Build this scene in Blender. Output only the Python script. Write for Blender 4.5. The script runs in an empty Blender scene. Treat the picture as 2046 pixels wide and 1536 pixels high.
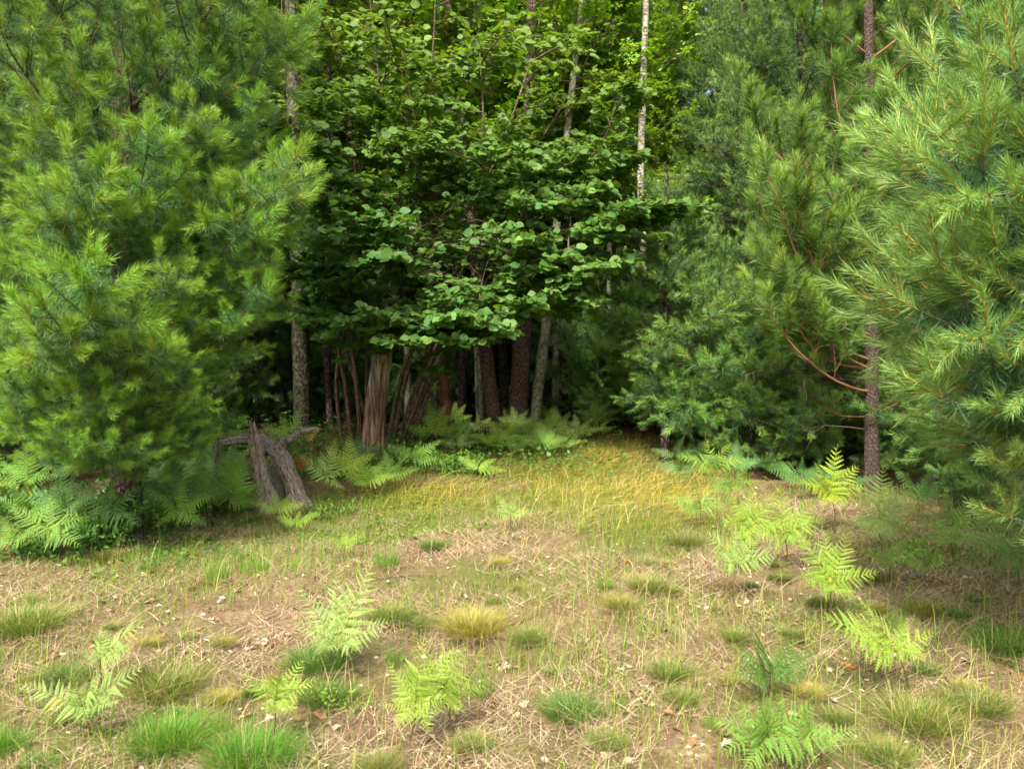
import bpy, math
import numpy as np
from mathutils import Vector, Matrix

# ------------------------------------------------------------------ camera, sky, sun, exposure
scene = bpy.context.scene
COL = scene.collection
R = math.radians
F = 1591.0            # focal length in photograph pixels (2046 wide)
CAMZ = 1.6

cam_d = bpy.data.cameras.new('camera')
cam_d.sensor_width = 36.0
cam_d.lens = 36.0 * F / 2046.0
cam_d.clip_end = 500
cam_d.clip_start = 0.05
cam_d.dof.use_dof = True
cam_d.dof.focus_distance = 8.0
cam_d.dof.aperture_fstop = 5.0
cam = bpy.data.objects.new('camera', cam_d)
COL.objects.link(cam)
cam.location = (0, 0, CAMZ)
cam.rotation_euler = (R(90), 0, 0)
scene.camera = cam

SUN_EL, SUN_AZ = 47.0, 195.0      # azimuth clockwise from +Y: behind the camera, a little to its left
world = bpy.data.worlds.new('World')
scene.world = world
world.use_nodes = True
nt = world.node_tree
sky = nt.nodes.new('ShaderNodeTexSky')
sky.sky_type = 'NISHITA'
sky.sun_disc = False
sky.sun_elevation = R(SUN_EL)
sky.sun_rotation = R(SUN_AZ)
sky.air_density = 1.0
sky.dust_density = 6.0
sky.ozone_density = 0.6
nt.links.new(sky.outputs[0], nt.nodes['Background'].inputs[0])
nt.nodes['Background'].inputs[1].default_value = 0.15

sun_d = bpy.data.lights.new('sun', 'SUN')
sun_d.energy = 2.8
sun_d.angle = R(4.0)
sun_d.color = (1.0, 0.95, 0.86)
sun = bpy.data.objects.new('sun', sun_d)
COL.objects.link(sun)
_a, _e = R(SUN_AZ), R(SUN_EL)
_to = Vector((math.sin(_a) * math.cos(_e), math.cos(_a) * math.cos(_e), math.sin(_e)))
sun.rotation_euler = _to.to_track_quat('Z', 'Y').to_euler()
sun.location = (-4, -6, 14)

vs = scene.view_settings
vs.view_transform = 'Standard'
vs.look = 'None'
vs.exposure = 1.36
vs.gamma = 1.0
vs.use_curve_mapping = False

scene.render.engine = 'CYCLES'
cy = scene.cycles
cy.max_bounces = 6
cy.diffuse_bounces = 3
cy.glossy_bounces = 2
cy.transmission_bounces = 5
cy.transparent_max_bounces = 4
cy.use_denoising = True
cy.use_adaptive_sampling = True
cy.adaptive_threshold = 0.02
cy.sample_clamp_indirect = 6.0

# ------------------------------------------------------------------ helpers
rng = np.random.default_rng(7)

def nrm(v):
    v = np.asarray(v, float)
    return v / (np.linalg.norm(v, axis=-1, keepdims=True) + 1e-9)

_NW = [(rng.normal(size=2) * f, rng.uniform(0, 6.28), a) for f, a in
       [(0.25, .05)] * 3 + [(0.6, .035)] * 4 + [(1.7, .018)] * 5 + [(4.5, .007)] * 6 + [(11, .003)] * 6]

def gz(x, y):
    """height of the forest floor"""
    x = np.asarray(x, float); y = np.asarray(y, float)
    t = np.clip((y - 2.6) / 8.6, 0, 1.6)
    prof = np.where(t < 0.8, 0.99 * t, 0.792 + 0.22 * (1 - np.exp(-(np.maximum(t, .8) - 0.8) * 4.5)))
    n = 0
    for k, p, a in _NW:
        n = n + a * np.sin(x * k[0] + y * k[1] + p)
    return prof + n * np.clip(y / 4, 0.3, 1)

def px(x, y, d):
    """photograph pixel at depth d -> point"""
    return np.array([(x - 1023) / F * d, d, CAMZ - (y - 768) / F * d])

def gp(x, y):
    """photograph pixel -> point of the ground it falls on"""
    d = np.linspace(2.2, 18, 1600)
    X = (x - 1023) / F * d
    Z = CAMZ - (y - 768) / F * d
    h = gz(X, d)
    k = np.argmax(Z < h)
    if Z[k] >= h[k]:
        k = len(d) - 1
    return np.array([X[k], d[k], h[k]])

def near(x, y):
    if y < 1130 and x < 650: return 'near the splintered stump'
    if x < 400: return 'around the fanned pale bracken'
    if x < 750: return 'around the tall light green bracken'
    if x < 1050: return 'around the dense bushy bracken'
    if x < 1420: return 'below the golden grass' if y < 1180 else 'around the round olive tussock'
    if x < 1760: return 'among the brackens at the shade edge' if y < 1260 else 'around the thick fern clump'
    return 'below the blue-green pine'

def link(o, parent=None, label=None, cat=None, group=None, kind=None):
    COL.objects.link(o)
    if parent is not None:
        o.parent = parent
    if label: o['label'] = label
    if cat: o['category'] = cat
    if group: o['group'] = group
    if kind: o['kind'] = kind
    return o

def empty(name, loc, label, cat, group=None, rz=0.0):
    o = bpy.data.objects.new(name, None)
    o.empty_display_size = 0.1
    o.location = [float(v) for v in loc]
    o.rotation_euler = (0, 0, rz)
    return link(o, None, label, cat, group)

def obj(name, me, parent=None, loc=None, mat=None, **kw):
    o = bpy.data.objects.new(name, me)
    if mat is not None:
        o.matrix_basis = mat
    elif loc is not None:
        o.location = [float(v) for v in loc]
    return link(o, parent, **kw)

class MB:
    """collects triangles"""
    def __init__(self):
        self.v, self.f, self.c, self.m, self.n = [], [], [], [], 0
    def tris(self, v, f, c, m=0):
        v = np.asarray(v, float).reshape(-1, 3)
        f = np.asarray(f, int).reshape(-1, 3)
        c = np.asarray(c, float)
        if c.ndim == 1:
            c = np.tile(c, (len(v), 1))
        self.v.append(v); self.f.append(f + self.n); self.c.append(c[:, :3])
        self.m.append(np.full(len(f), m, int)); self.n += len(v)
    def build(self, name, mats):
        v = np.concatenate(self.v); f = np.concatenate(self.f); c = np.concatenate(self.c); m = np.concatenate(self.m)
        me = bpy.data.meshes.new(name)
        me.vertices.add(len(v)); me.vertices.foreach_set('co', v.astype(np.float32).ravel())
        me.loops.add(len(f) * 3); me.loops.foreach_set('vertex_index', f.astype(np.int32).ravel())
        me.polygons.add(len(f))
        me.polygons.foreach_set('loop_start', (np.arange(len(f)) * 3).astype(np.int32))
        me.polygons.foreach_set('material_index', m.astype(np.int32))
        me.polygons.foreach_set('use_smooth', np.ones(len(f), bool))
        a = me.attributes.new('col', 'FLOAT_COLOR', 'POINT')
        a.data.foreach_set('color', np.c_[c, np.ones(len(c))].astype(np.float32).ravel())
        for q in (mats if isinstance(mats, (list, tuple)) else [mats]):
            me.materials.append(q)
        me.update()
        return me

def tube(mb, P, r, k=6, col=(.2, .15, .1), m=0, ridge=None, cap=True):
    """tube along points P; ridge(i_ring, angle array)->radius factor"""
    P = np.asarray(P, float); n = len(P)
    r = np.broadcast_to(np.asarray(r, float), (n,))
    T = np.gradient(P, axis=0); T = nrm(T)
    ref = np.eye(3)[np.argmin(np.abs(T.mean(0)))]
    U = nrm(np.cross(T, ref)); W = np.cross(T, U)
    a = np.linspace(0, 2 * np.pi, k, endpoint=False)
    rr = r[:, None] * np.ones(k)[None]
    if ridge is not None:
        rr = rr * ridge(np.arange(n)[:, None] / (n - 1), a[None])
    V = P[:, None] + rr[..., None] * (np.cos(a)[None, :, None] * U[:, None] + np.sin(a)[None, :, None] * W[:, None])
    i = np.arange(n - 1)[:, None] * k; j = np.arange(k)[None]; j2 = (j + 1) % k
    q = [i + j, i + j2, i + k + j2, i + k + j]
    q = [b.ravel() for b in np.broadcast_arrays(*q)]
    f = np.concatenate([np.stack([q[0], q[1], q[2]], 1), np.stack([q[0], q[2], q[3]], 1)])
    V = V.reshape(-1, 3)
    if cap:
        V = np.vstack([V, P[-1:]]); e = (n - 1) * k
        jj = np.arange(k)
        f = np.vstack([f, np.stack([e + jj, e + (jj + 1) % k, np.full(k, n * k)], 1)])
    c = np.asarray(col, float)
    if c.ndim == 2:
        c = np.repeat(c, k, 0)
        if cap: c = np.vstack([c, c[-1:]])
    mb.tris(V, f, c, m)

def spline(pts, n):
    """Catmull-Rom through points"""
    p = np.asarray(pts, float)
    p = np.vstack([2 * p[0] - p[1], p, 2 * p[-1] - p[-2]])
    out = []
    t = np.linspace(0, len(p) - 3 - 1e-6, n)
    i = t.astype(int); u = (t - i)[:, None]
    a, b, c, d = p[i], p[i + 1], p[i + 2], p[i + 3]
    return 0.5 * ((2 * b) + (c - a) * u + (2 * a - 5 * b + 4 * c - d) * u ** 2 + (3 * b - a - 3 * c + d) * u ** 3)

def frame(axis, normal):
    """rotation matrix with x along axis and z near normal"""
    x = nrm(axis); y = nrm(np.cross(normal, x)); z = np.cross(x, y)
    return np.stack([x, y, z], 1)

def mat4(rot, loc, s=1.0):
    M = Matrix.Identity(4)
    s = np.broadcast_to(np.asarray(s, float), (3,))
    for i in range(3):
        for j in range(3):
            M[i][j] = float(rot[i, j] * s[j])
        M[i][3] = float(loc[i])
    return M

# ------------------------------------------------------------------ materials
def new_mat(name):
    m = bpy.data.materials.new(name); m.use_nodes = True
    t = m.node_tree; t.nodes.clear()
    return m, t, t.nodes, t.links

def foliage_mat(name, trans=0.35, rough=0.5, spec=0.3, hue=0.02, val=0.25, warm=(1.25, 1.2, .55), noise=0.0):
    """leaf colour comes from the 'col' attribute, varied a little per object"""
    m, t, N, L = new_mat(name)
    at = N.new('ShaderNodeAttribute'); at.attribute_name = 'col'
    oi = N.new('ShaderNodeObjectInfo')
    hs = N.new('ShaderNodeHueSaturation')
    mr = N.new('ShaderNodeMapRange'); mr.inputs[3].default_value = 0.5 - hue; mr.inputs[4].default_value = 0.5 + hue
    mv = N.new('ShaderNodeMapRange'); mv.inputs[3].default_value = 1 - val; mv.inputs[4].default_value = 1 + val
    ml = N.new('ShaderNodeMath'); ml.operation = 'FRACT'
    mm = N.new('ShaderNodeMath'); mm.operation = 'MULTIPLY'; mm.inputs[1].default_value = 7.31
    L.new(oi.outputs['Random'], mr.inputs[0]); L.new(oi.outputs['Random'], mm.inputs[0])
    L.new(mm.outputs[0], ml.inputs[0]); L.new(ml.outputs[0], mv.inputs[0])
    L.new(mr.outputs[0], hs.inputs['Hue']); L.new(mv.outputs[0], hs.inputs['Value'])
    L.new(at.outputs['Color'], hs.inputs['Color'])
    col = hs.outputs[0]
    b = N.new('ShaderNodeBsdfPrincipled')
    b.inputs['Roughness'].default_value = rough
    b.inputs['Specular IOR Level'].default_value = spec
    tr = N.new('ShaderNodeBsdfTranslucent')
    w = N.new('ShaderNodeMix'); w.data_type = 'RGBA'; w.blend_type = 'MULTIPLY'; w.inputs[0].default_value = 1
    w.inputs[7].default_value = (*warm, 1)
    L.new(col, w.inputs[6]); L.new(w.outputs[2], tr.inputs[0]); L.new(col, b.inputs['Base Color'])
    mx = N.new('ShaderNodeMixShader'); mx.inputs[0].default_value = trans
    o = N.new('ShaderNodeOutputMaterial')
    L.new(b.outputs[0], mx.inputs[1]); L.new(tr.outputs[0], mx.inputs[2]); L.new(mx.outputs[0], o.inputs[0])
    return m

def ramp(N, stops):
    r = N.new('ShaderNodeValToRGB')
    e = r.color_ramp.elements
    while len(e) < len(stops): e.new(0.5)
    for q, (p, c) in zip(e, stops):
        q.position = p; q.color = (*c, 1)
    return r

def bark_mat(name, dark, mid, light, sx=9.0, sz=3.0, bump=0.6, lichen=None, lich_amt=0.5, plates=True, rough=0.9, low=None, low_h=1.0, along=False):
    m, t, N, L = new_mat(name)
    tc = N.new('ShaderNodeTexCoord')
    mp = N.new('ShaderNodeMapping'); mp.inputs['Scale'].default_value = (sx, sx, sz)
    if along:
        at = N.new('ShaderNodeAttribute'); at.attribute_name = 'col'; L.new(at.outputs['Vector'], mp.inputs[0])
    else:
        L.new(tc.outputs['Object'], mp.inputs[0])
    n1 = N.new('ShaderNodeTexNoise'); n1.inputs['Scale'].default_value = 2.2; n1.inputs['Detail'].default_value = 8; n1.inputs['Roughness'].default_value = .65
    L.new(mp.outputs[0], n1.inputs[0])
    wp = N.new('ShaderNodeMix'); wp.data_type = 'RGBA'; wp.inputs[0].default_value = .22
    L.new(mp.outputs[0], wp.inputs[6]); L.new(n1.outputs['Color'], wp.inputs[7])
    if plates:
        vo = N.new('ShaderNodeTexVoronoi'); vo.feature = 'DISTANCE_TO_EDGE'; vo.inputs['Scale'].default_value = 3.0
        L.new(wp.outputs[2], vo.inputs[0])
        h = N.new('ShaderNodeMapRange'); h.inputs[1].default_value = 0; h.inputs[2].default_value = .22
        L.new(vo.outputs[0], h.inputs[0])
        hv = h.outputs[0]
    else:
        n2 = N.new('ShaderNodeTexNoise'); n2.inputs['Scale'].default_value = 4.5; n2.inputs['Detail'].default_value = 6
        L.new(wp.outputs[2], n2.inputs[0])
        h = N.new('ShaderNodeMapRange'); h.inputs[1].default_value = .35; h.inputs[2].default_value = .62
        L.new(n2.outputs[0], h.inputs[0]); hv = h.outputs[0]
    ad = N.new('ShaderNodeMath'); ad.operation = 'MULTIPLY'
    L.new(hv, ad.inputs[0])
    n1m = N.new('ShaderNodeMapRange'); n1m.inputs[1].default_value = .25; n1m.inputs[2].default_value = .75; n1m.inputs[3].default_value = .45; n1m.inputs[4].default_value = 1
    L.new(n1.outputs[0], n1m.inputs[0]); L.new(n1m.outputs[0], ad.inputs[1])
    rp = ramp(N, [(0.0, dark), (0.45, mid), (1.0, light)])
    L.new(ad.outputs[0], rp.inputs[0])
    col = rp.outputs[0]
    if low is not None:
        sp = N.new('ShaderNodeSeparateXYZ'); L.new(tc.outputs['Object'], sp.inputs[0])
        n4 = N.new('ShaderNodeTexNoise'); n4.inputs['Scale'].default_value = 1.1; n4.inputs['Detail'].default_value = 6; n4.inputs['Roughness'].default_value = .7
        L.new(mp.outputs[0], n4.inputs[0])
        q = N.new('ShaderNodeMath'); q.operation = 'MULTIPLY_ADD'; q.inputs[1].default_value = low_h * 3.2; L.new(n4.outputs[0], q.inputs[0])
        neg = N.new('ShaderNodeMath'); neg.operation = 'MULTIPLY'; neg.inputs[1].default_value = -1; L.new(sp.outputs[2], neg.inputs[0])
        L.new(neg.outputs[0], q.inputs[2])
        mr = N.new('ShaderNodeMapRange'); mr.inputs[1].default_value = low_h * .55; mr.inputs[2].default_value = low_h * .8
        L.new(q.outputs[0], mr.inputs[0])
        lr = ramp(N, [(0.0, [c * .25 for c in low]), (0.5, low), (1.0, [min(1, c * 1.9) for c in low])])
        L.new(ad.outputs[0], lr.inputs[0])
        mx = N.new('ShaderNodeMix'); mx.data_type = 'RGBA'
        L.new(mr.outputs[0], mx.inputs[0]); L.new(col, mx.inputs[6]); L.new(lr.outputs[0], mx.inputs[7]); col = mx.outputs[2]
    if lichen is not None:
        n3 = N.new('ShaderNodeTexNoise'); n3.inputs['Scale'].default_value = 22; n3.inputs['Detail'].default_value = 5; n3.inputs['Roughness'].default_value = .7
        L.new(tc.outputs['Object'], n3.inputs[0])
        lm = N.new('ShaderNodeMapRange'); lm.inputs[1].default_value = .62 - .22 * lich_amt; lm.inputs[2].default_value = .67 - .22 * lich_amt
        L.new(n3.outputs[0], lm.inputs[0])
        mx = N.new('ShaderNodeMix'); mx.data_type = 'RGBA'; mx.inputs[7].default_value = (*lichen, 1)
        L.new(lm.outputs[0], mx.inputs[0]); L.new(col, mx.inputs[6]); col = mx.outputs[2]
    b = N.new('ShaderNodeBsdfPrincipled'); b.inputs['Roughness'].default_value = rough; b.inputs['Specular IOR Level'].default_value = .15
    bp = N.new('ShaderNodeBump'); bp.inputs['Strength'].default_value = bump; bp.inputs['Distance'].default_value = .03
    L.new(ad.outputs[0], bp.inputs['Height']); L.new(bp.outputs[0], b.inputs['Normal']); L.new(col, b.inputs['Base Color'])
    o = N.new('ShaderNodeOutputMaterial'); L.new(b.outputs[0], o.inputs[0])
    return m

def wood_mat(name, rough=.85):
    """twigs and rachises: colour from the attribute with fine mottling"""
    m, t, N, L = new_mat(name)
    at = N.new('ShaderNodeAttribute'); at.attribute_name = 'col'
    tc = N.new('ShaderNodeTexCoord'); n = N.new('ShaderNodeTexNoise'); n.inputs['Scale'].default_value = 60; n.inputs['Detail'].default_value = 3
    L.new(tc.outputs['Object'], n.inputs[0])
    mr = N.new('ShaderNodeMapRange'); mr.inputs[3].default_value = .55; mr.inputs[4].default_value = 1.45
    L.new(n.outputs[0], mr.inputs[0])
    mx = N.new('ShaderNodeMix'); mx.data_type = 'RGBA'; mx.blend_type = 'MULTIPLY'; mx.inputs[0].default_value = 1
    L.new(at.outputs['Color'], mx.inputs[6]); L.new(mr.outputs[0], mx.inputs[7])
    b = N.new('ShaderNodeBsdfPrincipled'); b.inputs['Roughness'].default_value = rough; b.inputs['Specular IOR Level'].default_value = .2
    L.new(mx.outputs[2], b.inputs['Base Color'])
    o = N.new('ShaderNodeOutputMaterial'); L.new(b.outputs[0], o.inputs[0])
    return m

def ground_mat():
    m, t, N, L = new_mat('forest_floor_litter')
    tc = N.new('ShaderNodeTexCoord')
    def noise(s, d=6, r=.6):
        n = N.new('ShaderNodeTexNoise'); n.inputs['Scale'].default_value = s; n.inputs['Detail'].default_value = d; n.inputs['Roughness'].default_value = r
        L.new(tc.outputs['Object'], n.inputs[0]); return n
    fine = noise(38, 8, .75); mid = noise(5.5, 6, .6); big = noise(.9, 4, .55)
    r1 = ramp(N, [(.25, (.07, .05, .026)), (.45, (.22, .162, .08)), (.6, (.34, .27, .145)), (.8, (.47, .40, .25))])
    L.new(fine.outputs[0], r1.inputs[0])
    r2 = ramp(N, [(.3, (.10, .06, .03)), (.55, (.22, .145, .085)), (.8, (.32, .23, .14))])
    L.new(fine.outputs[0], r2.inputs[0])
    mm = N.new('ShaderNodeMapRange'); mm.inputs[1].default_value = .40; mm.inputs[2].default_value = .56
    L.new(mid.outputs[0], mm.inputs[0])
    a = N.new('ShaderNodeMix'); a.data_type = 'RGBA'; L.new(mm.outputs[0], a.inputs[0]); L.new(r1.outputs[0], a.inputs[6]); L.new(r2.outputs[0], a.inputs[7])
    bm = N.new('ShaderNodeMapRange'); bm.inputs[1].default_value = .44; bm.inputs[2].default_value = .62; bm.inputs[4].default_value = .7
    L.new(big.outputs[0], bm.inputs[0])
    g = N.new('ShaderNodeMix'); g.data_type = 'RGBA'; g.inputs[7].default_value = (.12, .145, .035, 1)
    L.new(bm.outputs[0], g.inputs[0]); L.new(a.outputs[2], g.inputs[6])
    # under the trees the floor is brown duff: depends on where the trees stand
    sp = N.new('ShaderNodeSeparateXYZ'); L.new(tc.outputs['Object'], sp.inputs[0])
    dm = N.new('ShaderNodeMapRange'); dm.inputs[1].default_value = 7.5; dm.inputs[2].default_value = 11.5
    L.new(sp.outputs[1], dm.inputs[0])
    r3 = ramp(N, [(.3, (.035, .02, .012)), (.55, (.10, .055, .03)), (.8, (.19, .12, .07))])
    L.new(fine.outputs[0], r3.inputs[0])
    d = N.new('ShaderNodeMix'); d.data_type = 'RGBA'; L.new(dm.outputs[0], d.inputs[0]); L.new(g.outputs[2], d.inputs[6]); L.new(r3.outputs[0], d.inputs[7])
    b = N.new('ShaderNodeBsdfPrincipled'); b.inputs['Roughness'].default_value = .95; b.inputs['Specular IOR Level'].default_value = .1
    L.new(d.outputs[2], b.inputs['Base Color'])
    bp = N.new('ShaderNodeBump'); bp.inputs['Strength'].default_value = .9; bp.inputs['Distance'].default_value = .03
    L.new(fine.outputs[0], bp.inputs['Height']); L.new(bp.outputs[0], b.inputs['Normal'])
    o = N.new('ShaderNodeOutputMaterial'); L.new(b.outputs[0], o.inputs[0])
    return m

M_NEEDLE = foliage_mat('pine_needles', trans=.20, rough=.42, spec=.35, hue=.012, val=.18, warm=(1.3, 1.25, .5))
M_LEAF = foliage_mat('broad_leaf', trans=.40, rough=.5, spec=.28, hue=.015, val=.22, warm=(1.5, 1.35, .35))
M_FERN = foliage_mat('fern_leaf', trans=.40, rough=.55, spec=.25, hue=.012, val=.15, warm=(1.25, 1.15, .5))
M_GRASS = foliage_mat('grass_blade', trans=.30, rough=.5, spec=.3, hue=.01, val=.15)
M_DRY = foliage_mat('dry_leaf', trans=.15, rough=.8, spec=.1, hue=.01, val=.25, warm=(1.1, 1, .8))
M_TWIG = wood_mat('twig_bark')
M_GROUND = ground_mat()
M_PINEBARK = bark_mat('pine_bark', (.05, .034, .026), (.14, .098, .078), (.24, .175, .145), 17, 6.5, .8)
M_DARKBARK = bark_mat('dark_pine_bark', (.012, .009, .008), (.06, .045, .038), (.13, .10, .085), 9, 4, .8)
M_REDBARK = bark_mat('red_pine_bark', (.045, .03, .024), (.12, .088, .07), (.19, .15, .125), 30, 11, .8)
M_LICHEN = bark_mat('lichen_bark', (.02, .015, .011), (.06, .048, .037), (.11, .095, .075), 10, 5, .6, lichen=(.12, .15, .075), lich_amt=.5, plates=False)
M_GREYBARK = bark_mat('smooth_grey_bark', (.07, .06, .045), (.17, .16, .12), (.28, .27, .2), 6, 3, .3, lichen=(.26, .30, .17), lich_amt=.5, plates=False)
M_BIRCH = bark_mat('pale_aspen_bark', (.13, .11, .09), (.33, .31, .265), (.47, .45, .39), 7, 14, .4, plates=False)
M_HAZEL = bark_mat('hazel_stem_bark', (.045, .03, .02), (.12, .085, .055), (.20, .15, .10), 14, 5, .4, lichen=(.2, .2, .13), lich_amt=.25, plates=False)
M_SNAG = bark_mat('weathered_snag_wood', (.13, .11, .085), (.36, .325, .26), (.52, .48, .40), 12, 1.2, .7, plates=False, low=(.21, .145, .095), low_h=.95)
M_STUB = bark_mat('rotten_red_wood', (.05, .02, .01), (.20, .09, .045), (.32, .17, .10), 22, 2, .9, plates=False)
M_STUMP = bark_mat('splintered_stump_wood', (.05, .035, .025), (.27, .225, .175), (.46, .41, .34), 42, 4.5, .6, plates=False)
M_LOG = bark_mat('weathered_log_wood', (.05, .04, .03), (.25, .22, .17), (.44, .40, .33), 46, 5, .6, plates=False, along=True)

# ------------------------------------------------------------------ ground
def build_ground():
    def axis(lo, hi, inner_lo, inner_hi, step):
        inner = np.arange(inner_lo, inner_hi + step / 2, step)
        k = np.geomspace(step * 1.5, hi - inner_hi, 26)
        k2 = np.geomspace(step * 1.5, inner_lo - lo, 26)
        return np.concatenate([(inner_lo - k2)[::-1], inner, inner_hi + k])
    xs = axis(-160, 160, -7.5, 7.5, .06); ys = axis(-30, 240, 2.0, 14.0, .06)
    X, Y = np.meshgrid(xs, ys)
    Z = gz(X, Y)
    lump = 0
    r = np.random.default_rng(3)
    for _ in range(14):
        k = r.normal(size=2) * 17; lump = lump + .0035 * np.sin(X * k[0] + Y * k[1] + r.uniform(0, 6))
    inner = (np.abs(X) < 8) & (Y > 1.5) & (Y < 14.5)
    Z = Z + lump * inner
    V = np.stack([X, Y, Z], -1).reshape(-1, 3)
    nx = len(xs); i = np.arange(len(ys) - 1)[:, None] * nx; j = np.arange(nx - 1)[None]
    a = (i + j).ravel(); f = np.concatenate([np.stack([a, a + 1, a + nx + 1], 1), np.stack([a, a + nx + 1, a + nx], 1)])
    mb = MB(); mb.tris(V, f, (.3, .2, .1))
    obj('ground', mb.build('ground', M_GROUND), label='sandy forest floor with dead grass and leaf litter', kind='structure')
build_ground()

# ------------------------------------------------------------------ pine branches
def add_needles(mb, S, D, Ln, ang, angsd, nl, w, c_lo, c_hi, dens, r, m=0, droop=.05):
    S = np.asarray(S); D = nrm(D); Ln = np.asarray(Ln)
    cnt = np.maximum(6, (Ln * dens).astype(int))
    idx = np.repeat(np.arange(len(S)), cnt); n = len(idx)
    t = r.uniform(0, 1, n) ** .85
    base = S[idx] + D[idx] * (t * Ln[idx])[:, None]
    ref = np.where(np.abs(D[idx][:, 2:3]) < .9, np.array([[0, 0, 1.]]), np.array([[1., 0, 0]]))
    u = nrm(np.cross(D[idx], ref)); v = np.cross(D[idx], u)
    az = r.uniform(0, 2 * np.pi, n)
    a = np.radians(np.clip(r.normal(ang, angsd, n), 8, 100)) * (1.15 - .45 * t)
    perp = u * np.cos(az)[:, None] + v * np.sin(az)[:, None]
    nd = D[idx] * np.cos(a)[:, None] + perp * np.sin(a)[:, None]
    nd[:, 2] -= droop * r.uniform(0, 2, n); nd = nrm(nd)
    L = nl * r.uniform(.75, 1.12, n)
    tip = base + nd * L[:, None]
    side = nrm(np.cross(nd, r.normal(size=(n, 3)))) * (w * .5)
    V = np.stack([base - side, base + side, tip], 1).reshape(-1, 3)
    k = r.uniform(0, 1, n)[:, None]
    c = np.asarray(c_lo) * (1 - k) + np.asarray(c_hi) * k
    c = np.where(r.uniform(size=(n, 1)) < .018, np.array([.30, .17, .05]), c)
    C = np.stack([c * .85, c * .85, c * 1.15], 1).reshape(-1, 3)
    mb.tris(V, np.arange(3 * n).reshape(-1, 3), C, m)

def pine_branch(seed, L=2.4, gap0=.24, gap1=.17, nl=.09, w=.0032, dens_new=480, dens_old=330, new_len=(.09, .17), ntip=(2, 5),
                c_new=((.10, .20, .02), (.17, .27, .035)), c_old=((.045, .115, .025), (.085, .165, .045)),
                bark=(.10, .075, .055), newbark=(.42, .25, .06), up=.10, bare=.28, lat=.62, old_len=.30, ang_new=38, ang_old=62, one=False, maxlev=2, curl=0.0):
    r = np.random.default_rng(seed)
    wood = MB(); leaf = wood if one else MB(); ml = 1 if one else 0
    new, old = [], []
    def grow(p, d, length, lev):
        n = max(4, int(length / .10) + 1); st = length / (n - 1)
        P = [np.array(p)]; dirs = []
        d = nrm(d)
        for i in range(n - 1):
            b = up * (.4 + i / n) if lev == 0 else (up + curl) * 1.1
            d = nrm(d + np.array([0, 0, b * st * 4]) + r.normal(0, .05, 3))
            dirs.append(d); P.append(P[-1] + d * st)
        P = np.array(P); r0 = .0045 + .0085 * length / (1 + .25 * length) * (1.25 if lev == 0 else .8)
        rad = np.linspace(r0, .0022, n)
        tube(wood, P, rad, 6 if lev == 0 else 4, bark)
        # needles on the outer part of the twig
        ol = min(old_len * r.uniform(.8, 1.2), length * .8); acc = 0
        for i in range(n - 2, -1, -1):
            if acc > ol: break
            old.append((P[i], dirs[i], st)); acc += st
        # whorl of this year's shoots
        for q in range(r.integers(*ntip)):
            dd = nrm(dirs[-1] + r.normal(0, .42, 3) * (0 if q == 0 else 1) + np.array([0, 0, .12]))
            ln = r.uniform(*new_len) * (1.2 if q == 0 else .85)
            new.append((P[-1], dd, ln))
            tube(wood, [P[-1], P[-1] + dd * ln * .5, P[-1] + dd * ln], [.003, .0026, .0012], 4, newbark)
        if lev < maxlev:
            s = (bare if lev == 0 else .22) * length
            g = gap0 if lev == 0 else gap1
            flip = 1
            while s < length - .08:
                k = min(n - 2, int(s / st)); dd = dirs[k]
                side = nrm(np.cross(dd, [0, 0, 1.]))
                for q in range(2 if lev == 0 else 1):
                    a = R(r.uniform(40, 62)); flip = -flip
                    ld = dd * math.cos(a) + side * flip * math.sin(a) + np.array([0, 0, r.normal(.05 + curl, .25)])
                    ll = lat * (length - s) * r.uniform(.65, 1.05) + r.uniform(.05, .14)
                    if ll > .13: grow(P[k], ld, min(ll, 1.15), lev + 1)
                if lev == 0 and r.uniform() < .5:
                    ld = dd * .6 + np.array([0, 0, .8]) + r.normal(0, .3, 3)
                    grow(P[k], ld, r.uniform(.18, .45), lev + 1)
                s += g * r.uniform(.75, 1.25)
    grow((0, 0, 0), (1, 0, .05), L, 0)
    A = lambda q: (np.array([a[0] for a in q]), np.array([a[1] for a in q]), np.array([a[2] for a in q]))
    add_needles(leaf, *A(old), ang_old, 17, nl * 1.05, w, c_old[0], c_old[1], dens_old, r, ml)
    add_needles(leaf, *A(new), ang_new, 10, nl * .74, w, c_new[0], c_new[1], dens_new, r, ml, .02)
    if one:
        return L, wood.build('pine_branch', [M_TWIG, M_NEEDLE]), None
    return L, wood.build('branch_wood', M_TWIG), leaf.build('needles', M_NEEDLE)

BR_WHITE = [pine_branch(20 + i, L=1.85 + .08 * i, w=.0038, nl=.125, gap0=.34, gap1=.31, old_len=.26, lat=.58, ang_new=38, ang_old=70, new_len=(.08, .19), ntip=(2, 6), dens_new=560, dens_old=620, bark=(.085, .062, .045), newbark=(.34, .24, .05), c_new=((.15, .33, .03), (.25, .43, .055)), c_old=((.065, .175, .042), (.145, .285, .085))) for i in range(5)]
BLUE_NEW = ((.16, .31, .07), (.27, .43, .12)); BLUE_OLD = ((.05, .15, .07), (.125, .265, .125))
BR_BLUE = [pine_branch(40 + i, L=1.3, w=.0030, c_new=BLUE_NEW, c_old=BLUE_OLD, new_len=(.15, .25), ntip=(3, 5), nl=.095, dens_new=680, dens_old=520, maxlev=2, old_len=.22, ang_new=33, ang_old=62, newbark=(.42, .30, .06),
                       gap0=.30, gap1=.34, bare=.2, bark=(.13, .11, .085)) for i in range(4)]
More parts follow.
